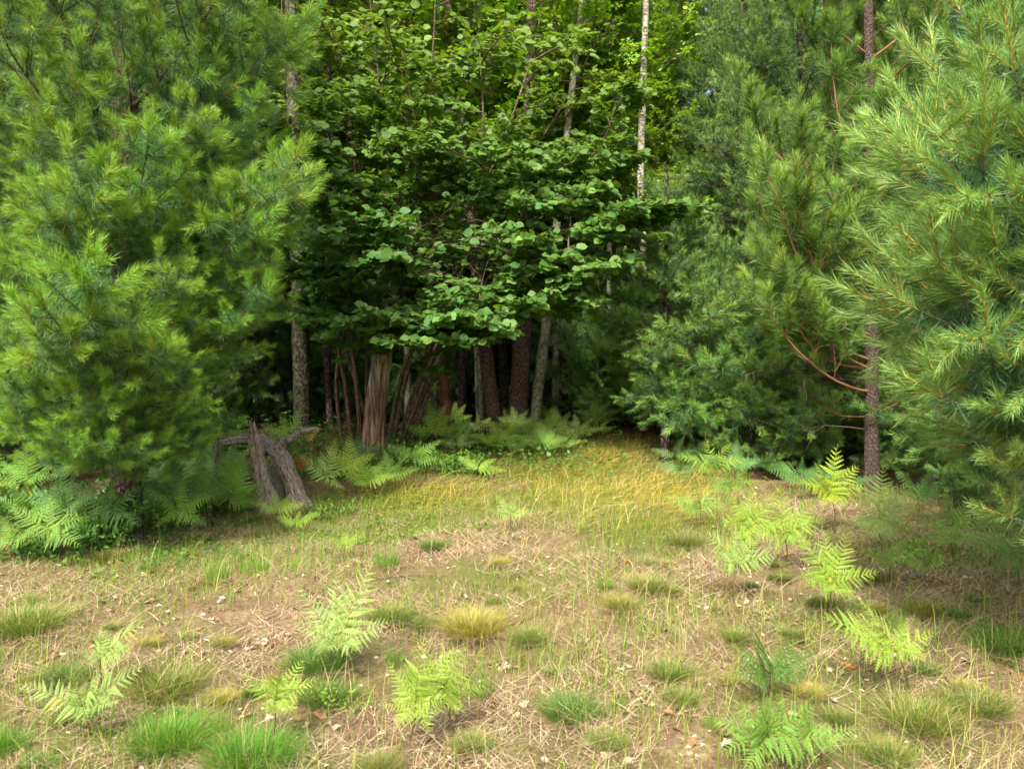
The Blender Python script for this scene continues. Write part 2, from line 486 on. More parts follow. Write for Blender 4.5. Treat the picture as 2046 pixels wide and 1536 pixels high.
BR_RED = [pine_branch(60 + i, L=2.1, gap0=.36, gap1=.34, nl=.155, w=.0060, dens_new=700, dens_old=560, new_len=(.06, .12), ntip=(1, 3), old_len=.2,
                      c_new=((.14, .27, .035), (.24, .37, .06)), c_old=((.06, .15, .025), (.14, .25, .05)), bark=(.20, .10, .06),
                      newbark=(.24, .15, .06), up=.22, bare=.3, lat=.46, ang_new=36, ang_old=50, curl=.16) for i in range(4)]
BR_FAR = [pine_branch(80 + i, L=2.2, w=.0085, nl=.115, one=True, dens_new=230, dens_old=150, gap0=.28, gap1=.24, newbark=(.2, .17, .06), c_new=((.13, .27, .05), (.22, .37, .08)),
                      c_old=((.07, .18, .06), (.15, .27, .10))) for i in range(4)]

BR_SAP = [pine_branch(90 + i, L=1.0, w=.0080, nl=.12, one=True, dens_new=330, dens_old=240, gap0=.24, gap1=.26, bare=.15, old_len=.22, ntip=(2, 4), newbark=(.2, .17, .06), c_new=((.12, .26, .045), (.21, .36, .075)),
                      c_old=((.065, .17, .05), (.14, .26, .09))) for i in range(4)]

def dead_branch(seed, L=1.6):
    r = np.random.default_rng(seed); mb = MB()
    def grow(p, d, l, lev):
        n = 6; P = [np.array(p, float)]; d = nrm(d)
        for i in range(n - 1):
            d = nrm(d + r.normal(0, .14, 3) - np.array([0, 0, .03])); P.append(P[-1] + d * l / (n - 1))
        tube(mb, P, np.linspace(.004 + .005 * l, .0015, n), 4, (.075, .055, .042))
        if lev < 2:
            for q in range(5 if lev == 0 else 3):
                k = r.integers(1, n - 1)
                grow(P[k], d + r.normal(0, .75, 3), l * r.uniform(.25, .5), lev + 1)
    grow((0, 0, 0), (1, 0, 0), L, 0)
    return L, mb.build('dead_branch', M_TWIG)
BR_DEAD = [dead_branch(i) for i in range(4)]

def place_branch(parent, var, origin, direc, length, roll=0.0, name='branch'):
    """a branch of its own with its needles as a sub-part; origin and direction are local to the tree"""
    L, wood, leaf = (var + (None,))[:3]
    d = nrm(direc); Rm = frame(d, [0, 0, 1.] if abs(d[2]) < .95 else [1., 0, 0])
    c, s = math.cos(roll), math.sin(roll)
    Rm = Rm @ np.array([[1, 0, 0], [0, c, -s], [0, s, c]])
    o = obj(name, wood, parent, mat=mat4(Rm, origin, length / L))
    if leaf is not None:
        obj('needles', leaf, o)
    return o

def trunk_path(H, r, lean=(0, 0), wob=.02, n=24):
    t = np.linspace(0, 1, n)
    ph = r.uniform(0, 6, 4)
    x = lean[0] * t * H + wob * H * .3 * (np.sin(t * 3 + ph[0]) - math.sin(ph[0])) * .5
    y = lean[1] * t * H + wob * H * .3 * (np.sin(t * 2.6 + ph[1]) - math.sin(ph[1])) * .5
    return np.stack([x, y, t * H - .08], 1)

def trunk_mesh(P, r0, r1, mat, k=14, seed=0, flare=.5, rough=.06, name='trunk'):
    r = np.random.default_rng(seed)
    # finer rings for relief
    P = spline(P, max(40, int(len(P) * 3)))
    t = np.linspace(0, 1, len(P)); h = P[:, 2] - P[0, 2]
    rad = r0 * (1 - t) ** .8 + r1 * t
    rad = rad * (1 + flare * np.exp(-h / .14))
    ph = r.uniform(0, 6, 6); ks = r.integers(2, 7, 6)
    def ridge(u, a):
        q = 1.0
        for i in range(6):
            q = q + rough * .5 * np.sin(ks[i] * a + ph[i] + 25 * u * (i % 3) + 2 * np.sin(u * 17 + i))
        return q
    mb = MB(); tube(mb, P, rad, k, (.2, .15, .1), ridge=ridge)
    return mb.build(name, mat)

def pine_tree(label, X, Y, H, r0, h0, Rmax, variants, bark, seed, gap=.42, nper=(4, 6), group=None, lean=(0, 0), low=None, htop=None,
              pitch=(-.05, .75), cat='tree', name='pine_tree', peak=.25, sector=None, dead=0, sparse=1.0):
    r = np.random.default_rng(seed)
    base = np.array([X, Y, gz(X, Y)])
    T = empty(name, base, label, cat, group)
    P = trunk_path(H, r, lean)
    obj('trunk', trunk_mesh(P, r0, .012, bark, 14, seed), T)
    h = h0
    while h < (htop or H - .3):
        u = (h - h0) / (H - h0)
        Rr = Rmax * (min(1, .55 + u / max(peak, .01) * .45) if u < peak else ((1 - u) / (1 - peak)) ** .8)
        at = np.array([np.interp(h, P[:, 2], P[:, i]) for i in range(3)])
        n = r.integers(*nper); a0 = r.uniform(0, 6.28)
        for q in range(n):
            az = a0 + q * 2 * math.pi / n + r.normal(0, .25)
            if sector and math.cos(az - sector[0]) > math.cos(sector[1]): continue     # side left open, or carried by boughs placed one by one
            pit = pitch[0] + (pitch[1] - pitch[0]) * u + r.normal(0, .09)
            d = [math.cos(az) * math.cos(pit), math.sin(az) * math.cos(pit), math.sin(pit)]
            place_branch(T, variants[r.integers(len(variants))], at + np.array([0, 0, r.uniform(-.08, .08)]), d, max(.35, Rr * r.uniform(.78, 1.12)), r.normal(0, .3))
        h += gap * r.uniform(.8, 1.2)
    for q in range(dead):
        h = r.uniform(.6, h0 + .5); az = r.uniform(0, 6.28)
        at = np.array([np.interp(h, P[:, 2], P[:, i]) for i in range(3)])
        place_branch(T, BR_DEAD[r.integers(4)], at, [math.cos(az), math.sin(az), r.normal(.05, .15)], r.uniform(.6, 1.5), 0, 'dead_branch')
    return T, P, base

def aim(Tt, tip, var, rise=.3, roll=0.0, hb=None, name='branch', short=.93):
    """a branch from the trunk whose tip ends at a known point"""
    T, P, base = Tt
    h = tip[2] - base[2] - rise if hb is None else hb
    at = np.array([np.interp(h, P[:, 2], P[:, i]) for i in range(3)])
    d = np.asarray(tip) - (base + at)
    L = np.linalg.norm(d)
    d = d / L; d[2] -= .08
    return place_branch(T, var, at, d, L * short, roll, name)

# ------------------------------------------------------------------ the trees one can tell apart
left_pine = pine_tree('tall bushy white pine with bright yellow-green shoot tips beside the splintered stump', -3.25, 6.7, 9.6, .13, .65, 1.9, BR_WHITE, M_PINEBARK, 11,
                      gap=.50, nper=(4, 6), name='white_pine', pitch=(-.02, .8), peak=.3)
for k, (x, y, d, hr) in enumerate([(690, 390, 6.9, .35), (620, 455, 7.2, .25), (572, 660, 6.9, .15), (575, 585, 7.0, .2), (590, 60, 7.6, .7), (585, 250, 7.3, .5), (585, 160, 7.4, .6),
                                   (285, 345, 5.9, .3), (90, 375, 5.8, .3), (300, 480, 5.8, .3), (140, 690, 5.6, .1), (50, 660, 5.4, .15), (300, 800, 6.0, .05), (130, 890, 6.0, .0),
                                   (385, 770, 6.8, .05), (200, 740, 5.8, .1), (460, 420, 6.7, .3), (480, 110, 7.0, .6), (30, 480, 5.7, .2), (350, 40, 6.3, .6), (430, 250, 6.4, .4), (500, 520, 6.5, .2), (120, 130, 6.1, .5), (330, 620, 6.1, .15), (60, 930, 6.2, -.05), (230, 900, 6.3, 0), (330, 870, 6.6, .0), (-40, 850, 5.9, .1), (20, 780, 5.5, .1), (180, 955, 6.2, -.1), (265, 940, 6.3, -.05), (100, 970, 6.2, -.1), (640, 400, 7.2, .3), (520, 700, 7.3, .05), (440, 740, 7.0, .05), (560, 620, 7.4, .15)]):
    aim(left_pine, px(x, y, d * .87), BR_WHITE[k % 5], hr, .2 * math.sin(k * 5))

red_pine = pine_tree('red-limbed pine with upswept long-needled tufts and bare lower trunk', 3.55, 7.85, 10.0, .072, .75, 1.9, BR_RED, M_REDBARK, 12,
                     gap=.50, nper=(4, 6), name='red_pine', pitch=(.15, .95), peak=.25, lean=(.0, 0), dead=6, sector=(-math.pi / 2 - .35, .75))
for k, (x, y, d, hr) in enumerate([(1520, 90, 8.0, 1.1), (1480, 270, 7.9, .95), (1345, 420, 8.0, .75), (1340, 520, 7.8, .6), (1430, 560, 7.6, .45), (1480, 640, 7.5, .3),
                                   (1500, 720, 7.6, .05), (1590, 480, 7.4, .5), (1660, 260, 7.4, .8), (1600, 660, 7.3, .3), (1690, 400, 7.3, .5), (1400, 760, 8.0, .1)]):
    aim(red_pine, px(x, y, d * .89), BR_RED[k % 4], hr, .3 * math.sin(k * 3))

near_pine = pine_tree('blue-green white pine whose pale yellow shoots hang over the ferns', 3.5, 4.0, 7.5, .085, .35, 1.15, BR_BLUE, M_PINEBARK, 13,
                      gap=.48, nper=(4, 6), name='white_pine', pitch=(-.05, .7), peak=.3, sector=(math.pi, 1.15))
for k, (x, y, d, hr) in enumerate([(1800, 70, 3.9, .35), (1795, 155, 4.0, .3), (1800, 265, 3.9, .25), (1640, 385, 3.7, .35), (1660, 490, 3.8, .25), (1790, 430, 3.7, .2), (1775, 600, 3.7, .15),
                                   (1650, 720, 3.7, .15), (1690, 800, 3.8, .1), (1720, 850, 3.9, .05), (1770, 905, 3.9, .0), (1850, 690, 3.6, .1), (1880, 980, 3.9, -.05), (1900, 200, 3.6, .3),
                                   (1900, 520, 3.5, .2), (1930, 850, 3.7, .0), (1900, 1080, 4.0, -.1), (1960, 1000, 3.8, -.05), (1950, 340, 3.6, .3), (1980, 660, 3.5, .1), (1985, 1150, 4.0, -.1),
                                   (1870, 370, 3.9, .3), (1960, 60, 3.7, .4)]):
    aim(near_pine, px(x, y, d * .82), BR_BLUE[k % 4], hr, .2 * math.sin(k * 4), short=.74)

dark_sap = pine_tree('slender dark-stemmed young pine in shade at the edge of the golden grass', 1.80, 9.4, 3.6, .05, .75, 1.0, BR_SAP, M_DARKBARK, 14,
                     gap=.36, nper=(3, 5), name='young_pine', pitch=(-.05, .55), dead=1)

# pines standing behind: (x pixel, depth, height, lowest live branch, radius, label)
BACK = [
 (1475, 12.6, 9.5, .7, 1.6, 'feathery grey-green pine between the dark young pine and the red-limbed pine', 0),
 (1590, 12.6, 11.0, .8, 2.0, 'dense green pine standing behind the red-limbed pine', 0),
 (1225, 14.2, 6.0, .6, 1.7, 'soft pale green young pine beside the white aspen trunk', 0),
 (1120, 13.0, 2.7, .3, 1.1, 'low bright pine sapling behind the grey lichen trunk', 0),
 (1890, 11.0, 12.0, .9, 2.3, 'broad shaded pine behind the blue-green pine and the red-limbed pine', 0),
 (2140, 8.2, 11.0, .5, 2.1, 'tall pine filling the gap beyond the blue-green pine', 0),
 (1720, 15.5, 14.0, 1.2, 2.5, 'tall pine deep behind the red-limbed pine', 2),
 (1400, 16.5, 14.0, 1.5, 2.4, 'tall pine beyond the white aspen trunk', 3),
 (450, 12.8, 11.0, 1.5, 2.2, 'shaded pine behind the splintered stump', 14),
 (330, 10.8, 10.0, .9, 2.0, 'shadowed pine close behind the bushy white pine', 6),
 (120, 12.5, 12.0, .8, 2.6, 'tall shaded pine behind the bushy white pine', 4),
 (-160, 9.6, 11.0, .5, 2.4, 'pine hidden mostly behind the bushy white pine', 0),
 (870, 15.0, 2.6, .25, 1.2, 'small bright pine sapling behind the red rotten stub', 0),
 (690, 14.0, 3.4, .5, 1.2, 'small pine sapling behind the hazel stems', 2),
 (520, 17.0, 15.0, 2.5, 2.6, 'tall dark pine deep behind the lichen trunk', 14),
 (930, 17.0, 16.0, 3.2, 2.5, 'dark pine trunk with dead lower limbs beyond the red rotten stub', 16),
 (1005, 19.0, 16.0, 3.4, 2.6, 'dark pine deep between the two scaly trunks', 14),
 (1150, 16.0, 14.0, 2.6, 2.3, 'dark pine with dead lower limbs behind the grey lichen trunk', 12),
 (800, 20.0, 16.0, 3.0, 2.6, 'tall pine deep behind the hazel stems', 10),
 (640, 21.0, 16.0, 2.0, 2.8, 'tall pine far behind the lichen trunk', 8),
 (1080, 23.0, 16.0, 2.6, 2.8, 'tall pine far beyond the scaly trunks', 6),
 (1290, 22.0, 15.0, 1.8, 2.6, 'tall pine far beyond the pale green young pine', 6),
 (1540, 20.0, 16.0, 1.0, 2.8, 'tall pine far behind the feathery grey-green pine', 0),
 (1900, 18.0, 16.0, 1.0, 2.8, 'tall pine far behind the broad shaded pine', 0),
 (250, 18.0, 16.0, 1.2, 2.8, 'tall pine far behind the shadowed pine', 4),
 (0, 19.0, 16.0, 1.0, 2.8, 'tall pine far behind the bushy white pine', 2),
]
for i, (x, d, H, h0, Rm, lab, dead) in enumerate(BACK):
    pine_tree(lab, (x - 1023) / F * d, d, H, .0065 * H + .015, h0, Rm, BR_FAR, M_DARKBARK, 100 + i, gap=.48 if H > 4 else .3, nper=(4, 6),
              group='pines of the wood behind', name='pine_tree', pitch=(-.08, .7), dead=dead)

SAP = [(60, 8.6, 1.9), (150, 9.0, 1.6), (-60, 7.6, 1.5), (250, 8.6, 1.3), (1800, 8.6, 1.6), (1880, 7.6, 1.3), (1960, 7.0, 1.2), (2060, 6.2, 1.3), (1440, 9.3, 2.3), (1560, 9.5, 2.6), (1640, 9.2, 1.9), (1500, 8.9, 1.5), (1590, 8.8, 1.3), (1690, 9.4, 2.2), (1400, 10.6, 3.0), (1330, 11.4, 2.6), (1840, 9.3, 2.6), (1950, 8.4, 2.2), (1500, 12.2, 3.2), (1700, 11.8, 3.0), (1210, 12.4, 2.0), (1250, 12.6, 1.7),
       (420, 11.4, 1.7), (500, 13.4, 2.4), (350, 9.6, 1.5), (270, 11.6, 2.2), (140, 9.8, 2.0), (20, 10.6, 2.6), (-100, 8.4, 1.8), (570, 15.0, 2.8), (640, 16.2, 3.0), (760, 14.6, 2.2), (830, 17.0, 3.2), (900, 18.5, 3.4), (960, 20.0, 3.4),
       (1040, 17.5, 2.8), (1100, 19.0, 3.6), (1170, 17.5, 3.2), (710, 18.0, 3.6), (450, 18.0, 3.6), (1310, 15.0, 3.4)]
for i, (x, d, H) in enumerate(SAP):
    where = 'behind the bushy white pine' if x < 400 else 'in the dim wood behind the stump' if x < 660 else 'in the dim wood behind the hazel and snag' if x < 1180 else 'beside the white aspen trunk' if x < 1345 else 'before the red-limbed pine' if x < 1720 else 'in the shade behind the blue-green pine'
    pine_tree(('knee-high to waist-high young pine ' if H < 1.75 else 'shoulder-high young pine ' if H < 2.4 else 'tall young pine with low boughs ') + where, (x - 1023) / F * d, d, H, .012 * H + .008, .15, .25 * H + .5, BR_SAP, M_DARKBARK, 160 + i, gap=.34, nper=(4, 6), group='young pines ' + where, name='young_pine', pitch=(.05, .7))

# ------------------------------------------------------------------ broad leaves
def leaf_shape(L, W, fold=.18, wav=.05, n=5, lobes=0, r=None):
    """one leaf along +x, slightly folded and curved, 2n strips"""
    t = np.linspace(0, 1, n + 1)
    w = W * .5 * np.sin(np.pi * t ** .85) ** .7
    w[0] = .001; w[-1] = .001
    mid = np.stack([t * L, 0 * t, -.10 * L * t ** 2], 1)
    wv = wav * L * np.sin(t * 9)
    lft = np.stack([t * L, w, mid[:, 2] + fold * w + wv * w / (W + 1e-6)], 1); rgt = np.stack([t * L, -w, mid[:, 2] + fold * w - wv * w / (W + 1e-6)], 1)
    V = np.vstack([mid, lft, rgt]); m = n + 1; f = []
    for i in range(n):
        f += [[i, i + 1, m + i], [i + 1, m + i + 1, m + i], [i, 2 * m + i, i + 1], [i + 1, 2 * m + i, 2 * m + i + 1]]
    return V, np.array(f)

def scatter_leaves(mb, shp, pos, axis, nor, size, col, m=0):
    V, f = shp
    pos = np.asarray(pos); x = nrm(axis); y = nrm(np.cross(nor, x)); z = np.cross(x, y)
    n = len(pos); size = np.broadcast_to(size, (n,))
    W = pos[:, None] + size[:, None, None] * (V[None, :, 0:1] * x[:, None] + V[None, :, 1:2] * y[:, None] + V[None, :, 2:3] * z[:, None])
    ff = f[None] + (np.arange(n) * len(V))[:, None, None]
    c = np.repeat(np.asarray(col), len(V), 0) if np.ndim(col) == 2 else col
    mb.tris(W.reshape(-1, 3), ff.reshape(-1, 3), c, m)

def leafy_branch(seed, L=1.7, size=.085, cols=((.15, .31, .028), (.27, .43, .05)), nsub=11, nl=9, shp=None):
    r = np.random.default_rng(seed); mb = MB()
    pos, ax, no = [], [], []
    def grow(p, d, l, lev):
        n = 7; P = [np.array(p, float)]; d = nrm(d); ds = []
        for i in range(n - 1):
            d = nrm(d + r.normal(0, .09, 3) + np.array([0, 0, .03])); ds.append(d); P.append(P[-1] + d * l / (n - 1))
        P = np.array(P)
        tube(mb, P, np.linspace(.003 + .006 * l, .0015, n), 4, (.11, .085, .06))
        if lev < 2:
            for q in range(nsub if lev == 0 else 4):
                k = r.integers(1, n - 1); side = nrm(np.cross(ds[k], [0, 0, 1.])) * (1 if q % 2 else -1)
                grow(P[k], ds[k] * .7 + side * r.uniform(.4, 1) + np.array([0, 0, r.normal(.05, .25)]), l * r.uniform(.28, .5), lev + 1)
        if lev > 0:
            for q in range(nl):
                k = r.integers(1, n - 1); s = 1 if q % 2 else -1
                side = nrm(np.cross(ds[k], [0, 0, 1.])) * s
                pos.append(P[k] + ds[k] * r.uniform(0, l / n)); ax.append(ds[k] * r.uniform(.2, .9) + side + np.array([0, 0, r.normal(-.15, .3)])); no.append(np.array([0, 0, 1.]) + r.normal(0, .42, 3))
    grow((0, 0, 0), (1, 0, .1), L, 0)
    k = r.uniform(0, 1, len(pos))[:, None]
    c = np.array(cols[0]) * (1 - k) + np.array(cols[1]) * k
    scatter_leaves(mb, shp or leaf_shape(1, .75, n=3), pos, ax, no, size * r.uniform(.7, 1.15, len(pos)), c, 1)
    return L, mb.build('leafy_branch', [M_TWIG, M_LEAF]), None

BR_MAPLE = [leafy_branch(200 + i) for i in range(3)]
BR_GREEN = [leafy_branch(210 + i, cols=((.08, .19, .025), (.16, .30, .045))) for i in range(3)]

def leafy_tree(label, x, d, H, r0, h0, Rm, seed, bark, var, n=60, lean=(0, 0), X=None, name='maple_tree', group='leafy trees of the wood behind', cat='tree', flat=0.0):
    r = np.random.default_rng(seed)
    X = (x - 1023) / F * d if X is None else X
    base = np.array([X, d, gz(X, d)]); T = empty(name, base, label, cat, group)
    P = trunk_path(H, r, lean)
    obj('trunk', trunk_mesh(P, r0, .01, bark, 12, seed), T)
    for q in range(n):
        u = (q + r.uniform()) / n; h = h0 + (H - h0) * u * .97
        at = np.array([np.interp(h, P[:, 2], P[:, i]) for i in range(3)])
        az = q * 2.4 + r.normal(0, .3); pit = .15 + .7 * u + r.normal(0, .2)
        L = Rm * (math.sin(math.pi * (.22 + .74 * u)) ** .7) * r.uniform(.7, 1.1)
        place_branch(T, var[r.integers(len(var))], at, [math.cos(az) * math.cos(pit), math.sin(az) * math.cos(pit), math.sin(pit)], max(L, .4), r.normal(0, .4))
    return T, P, base

leafy_tree('slender yellow-green maple close behind the top of the hazel', 1110, 12.9, 9.5, .06, 3.4, 1.9, 311, M_GREYBARK, BR_MAPLE, 80)
leafy_tree('slim glowing maple behind the forks of the hazel', 960, 13.3, 9.5, .06, 2.6, 1.9, 312, M_GREYBARK, BR_MAPLE, 80)
leafy_tree('young maple behind the snag, leaves pale yellow-green', 815, 13.2, 9.5, .06, 2.8, 1.9, 313, M_GREYBARK, BR_MAPLE, 80)
leafy_tree('bright young maple next to the tall white aspen', 1215, 13.4, 9.5, .05, 3.2, 1.5, 314, M_GREYBARK, BR_MAPLE, 60)
leafy_tree('bright yellow-green maple lit beyond the hazel, near the white aspen', 1180, 15.0, 12.0, .09, 2.6, 2.4, 301, M_GREYBARK, BR_MAPLE, 85)
leafy_tree('sunlit maple glowing through the gap in the hazel stems', 900, 16.5, 11.0, .09, 2.2, 2.4, 302, M_GREYBARK, BR_MAPLE, 85)
leafy_tree('leafy maple behind the top of the hazel and the lichen trunk', 700, 15.5, 12.0, .09, 2.8, 2.3, 303, M_GREYBARK, BR_GREEN, 75)
leafy_tree('yellow-green young maple beside the pale aspen trunk', 1335, 18.0, 11.0, .08, 1.5, 2.2, 304, M_GREYBARK, BR_MAPLE, 75)
leafy_tree('leafy tree above the shadowed pine and the lichen trunk', 400, 15.0, 12.0, .09, 3.0, 2.4, 305, M_GREYBARK, BR_GREEN, 75)
leafy_tree('tall leafy tree far behind the hazel', 1030, 26.0, 16.0, .13, 3.0, 3.6, 306, M_GREYBARK, BR_MAPLE, 95)
leafy_tree('tall leafy tree far behind the lichen trunk', 560, 25.0, 16.0, .13, 3.0, 3.6, 307, M_GREYBARK, BR_GREEN, 95)

# single trunks with their crowns overhead
def px_trunk(name, label, pts, mat, seed, group=None, cat='tree', flare=.35, rough=.06, H=None, crown=None, k=16, cr=(1.6, 30), r_top=.03):
    """pts: (x, y, half width in pixels), bottom first; a trunk standing on the ground under its lowest pixel"""
    d = pts[0][3]
    X0 = (pts[0][0] - 1023) / F * d; base = np.array([X0, d, gz(X0, d)])
    W = np.array([px(q[0], q[1], q[3] if len(q) > 3 else d) for q in pts]); rad = np.array([q[2] / F * d for q in pts])
    W = W - base
    if W[0, 2] > -.08:
        W = np.vstack([W[0] + (W[0] - W[1]) / max(1e-3, (W[1, 2] - W[0, 2])) * (W[0, 2] + .1) * .5, W]); W[0, 2] = -.1; rad = np.r_[rad[0] * 1.1, rad]
    if H is not None and H > W[-1, 2]:
        t = nrm(W[-1] - W[-2]); e = W[-1] + t * (H - W[-1, 2]) / max(t[2], .3); W = np.vstack([W, e]); rad = np.r_[rad, r_top]
    T = empty(name, base, label, cat, group)
    P = spline(W, 60); rr = np.interp(np.linspace(0, 1, 60), np.linspace(0, 1, len(rad)), rad)
    r = np.random.default_rng(seed); ph = r.uniform(0, 6, 6); ks = r.integers(2, 8, 6)
    rr = rr * (1 + flare * np.exp(-(P[:, 2] - P[0, 2]) / .12))
    def ridge(u, a):
        q = 1.0
        for i in range(6): q = q + rough * .5 * np.sin(ks[i] * a + ph[i] + 20 * u * (i % 3) + 2 * np.sin(u * 19 + i))
        return q
    mb = MB(); tube(mb, P, rr, k, (.2, .15, .1), ridge=ridge)
    obj('trunk', mb.build('trunk', mat), T)
    if crown:
        h0, var = crown
        for q in range(cr[1]):
            h = h0 + (P[-1, 2] - h0) * (q + r.uniform()) / cr[1]
            at = np.array([np.interp(h, P[:, 2], P[:, i]) for i in range(3)]); az = q * 2.4 + r.normal(0, .3); pit = r.uniform(.0, .6)
            u = (h - h0) / (P[-1, 2] - h0 + 1e-6)
            place_branch(T, var[r.integers(len(var))], at, [math.cos(az) * math.cos(pit), math.sin(az) * math.cos(pit), math.sin(pit)], cr[0] * (1.15 - .8 * u) * r.uniform(.7, 1.1), r.normal(0, .3))
    return T, P, base

px_trunk('oak_tree', 'straight trunk speckled with pale green lichen behind the fallen log', [(604, 850, 17, 10.9), (601, 700, 16, 10.9), (597, 540, 15, 10.9), (588, 250, 13, 10.9), (582, 60, 11, 10.9)],
         M_LICHEN, 400, H=12, crown=(6.8, BR_GREEN), cr=(2.2, 26))
px_trunk('pine_tree', 'scaly brown trunk leaning away from its straight neighbour, bark in plates', [(988, 868, 17, 11.8), (982, 800, 15, 11.8), (972, 720, 14, 11.8), (962, 640, 13, 11.8), (945, 480, 11, 11.8)],
         M_PINEBARK, 401, H=12, crown=(8.0, BR_FAR), cr=(1.8, 22))
px_trunk('pine_tree', 'thickest scaly brown pine trunk with a flared foot beside the grey trunk', [(1028, 868, 23, 11.9), (1036, 800, 19, 11.9), (1043, 700, 17, 11.9), (1048, 580, 16, 11.9), (1052, 420, 14, 11.9)],
         M_PINEBARK, 402, H=13, crown=(8.0, BR_FAR), cr=(2.0, 26))
px_trunk('oak_tree', 'slim smooth grey-green trunk leaning beside the thickest scaly trunk', [(1068, 862, 12, 11.7), (1075, 780, 10.5, 11.7), (1086, 690, 10, 11.7), (1100, 560, 9, 11.7), (1118, 400, 8, 11.7)],
         M_GREYBARK, 403, H=9, crown=(5.0, BR_MAPLE), cr=(1.4, 22))
px_trunk('aspen_tree', 'tall thin white aspen trunk rising through the pine foliage', [(1286, 845, 8, 11.6), (1284, 700, 7.5, 11.6), (1287, 520, 7.5, 11.6), (1280, 380, 7, 11.6), (1284, 200, 7, 11.6), (1291, 0, 6, 11.6)],
         M_BIRCH, 404, H=11, crown=(2.6, BR_MAPLE), cr=(.95, 30), flare=.15, rough=.03)
px_trunk('aspen_tree', 'very thin pale aspen stem behind the tall white aspen', [(1312, 830, 4, 17.0), (1310, 400, 3.6, 17.0), (1314, 150, 3, 17.0)], M_BIRCH, 405, H=10, crown=(7, BR_MAPLE), cr=(1.3, 16), flare=.1, rough=.03)
for i, (x, x2, hw, d, lab) in enumerate([(920, 930, 9, 14.2, 'dark bare pole trunk next to the red rotten stub'), (955, 948, 3.5, 12.8, 'thin pale sapling stem in front of the dark wood'),
                                        (660, 650, 7, 12.6, 'slim dark trunk just beyond the lichen trunk'), (1130, 1122, 8, 14.5, 'dim trunk behind the low bright pine sapling'),
                                        (1010, 1003, 10, 14.8, 'shadowed trunk between the two scaly trunks'), (470, 462, 9, 13.2, 'shadowed trunk in the dark behind the splintered stump'),
                                        (540, 548, 7, 13.8, 'thin shadowed trunk behind the fallen log')]):
    px_trunk('woodland_tree', lab, [(x, 860, hw, d), (x2, 600, hw * .85, d), (x2 + 4, 350, hw * .7, d)], M_GREYBARK if hw < 4 else M_DARKBARK, 420 + i, H=8.5, crown=(5, BR_GREEN), cr=(1.3, 14), flare=.2,
             group='dim trunks inside the wood')

# the grey snag and the red stub: broken tops
def snag(name, label, pts, mat, seed, cat='snag', k=40, groove=.14, jag=.35, n=70, flare=.25):
    d = pts[0][3]; X0 = (pts[0][0] - 1023) / F * d; base = np.array([X0, d, gz(X0, d)])
    W = np.array([px(q[0], q[1], q[3] if len(q) > 3 else d) for q in pts]) - base; rad = np.array([q[2] / F * d for q in pts])
    W[0, 2] = min(W[0, 2], -.06)
    P = spline(W, n); rr = np.interp(np.linspace(0, 1, n), np.linspace(0, 1, len(rad)), rad)
    rr = rr * (1 + flare * np.exp(-(P[:, 2] - P[0, 2]) / .15))
    r = np.random.default_rng(seed)
    ph = r.uniform(0, 6, 10); ks = np.array([3, 5, 7, 9, 11, 13, 16, 19, 2, 4]); am = groove * np.array([.5, .5, .4, .4, .35, .3, .3, .25, .4, .4]) * r.uniform(.4, 1, 10)
    def ridge(u, a):
        q = 1.0
        for i in range(10): q = q + am[i] * np.sin(ks[i] * (a + .25 * u) + ph[i] + .9 * np.sin(u * (5 + i) + i))
        return q
    mb = MB(); tube(mb, P, rr, k, (.3, .25, .2), ridge=ridge, cap=False)
    V = mb.v[0]; top = V[(n - 1) * k:]; ax = nrm(P[-1] - P[-4])
    a = np.arange(k) / k * 2 * np.pi
    prof = jag * np.clip(.5 + .35 * np.sin(a + ph[0]) + .3 * np.sin(3 * a + ph[1]) + .25 * np.sin(7 * a + ph[2]) + r.normal(0, .12, k), 0, 1.3)
    for g in range(14):                          # stretch the top rings into splinters
        i = n - 1 - g
        V[i * k:(i + 1) * k] += ax[None] * (prof * (1 - g / 14) ** 2)[:, None]
        if g < 8: V[i * k:(i + 1) * k] += (P[i] - V[i * k:(i + 1) * k]) * (.35 * (1 - g / 8) * np.clip(prof / max(jag, .01), 0, 1))[:, None]
    # hollow inside
    inner = P[-12:] ; tube(mb, inner[::-1], rr[-12:][::-1] * .62, 16, (.08, .05, .03))
    T = empty(name, base, label, cat)
    return T, obj('trunk', mb.build(name, mat), T), P, rr

sn, sn_t, sn_P, sn_r = snag('dead_snag', 'barkless grey dead trunk with rotten brown foot among the hazel stems',
     [(745, 904, 25, 9.75), (748, 840, 21, 9.75), (756, 760, 20, 9.75), (770, 660, 18, 9.75), (786, 560, 14, 9.75), (803, 470, 8, 9.75)], M_SNAG, 500, groove=.07, flare=.08)
snag('rotten_stub', 'short red-brown rotten stub standing behind the hazel', [(893, 872, 10, 11.3), (890, 820, 9.5, 11.3), (888, 770, 9, 11.3), (887, 752, 7.5, 11.3)], M_STUB, 501, cat='stub', jag=.14, n=50)

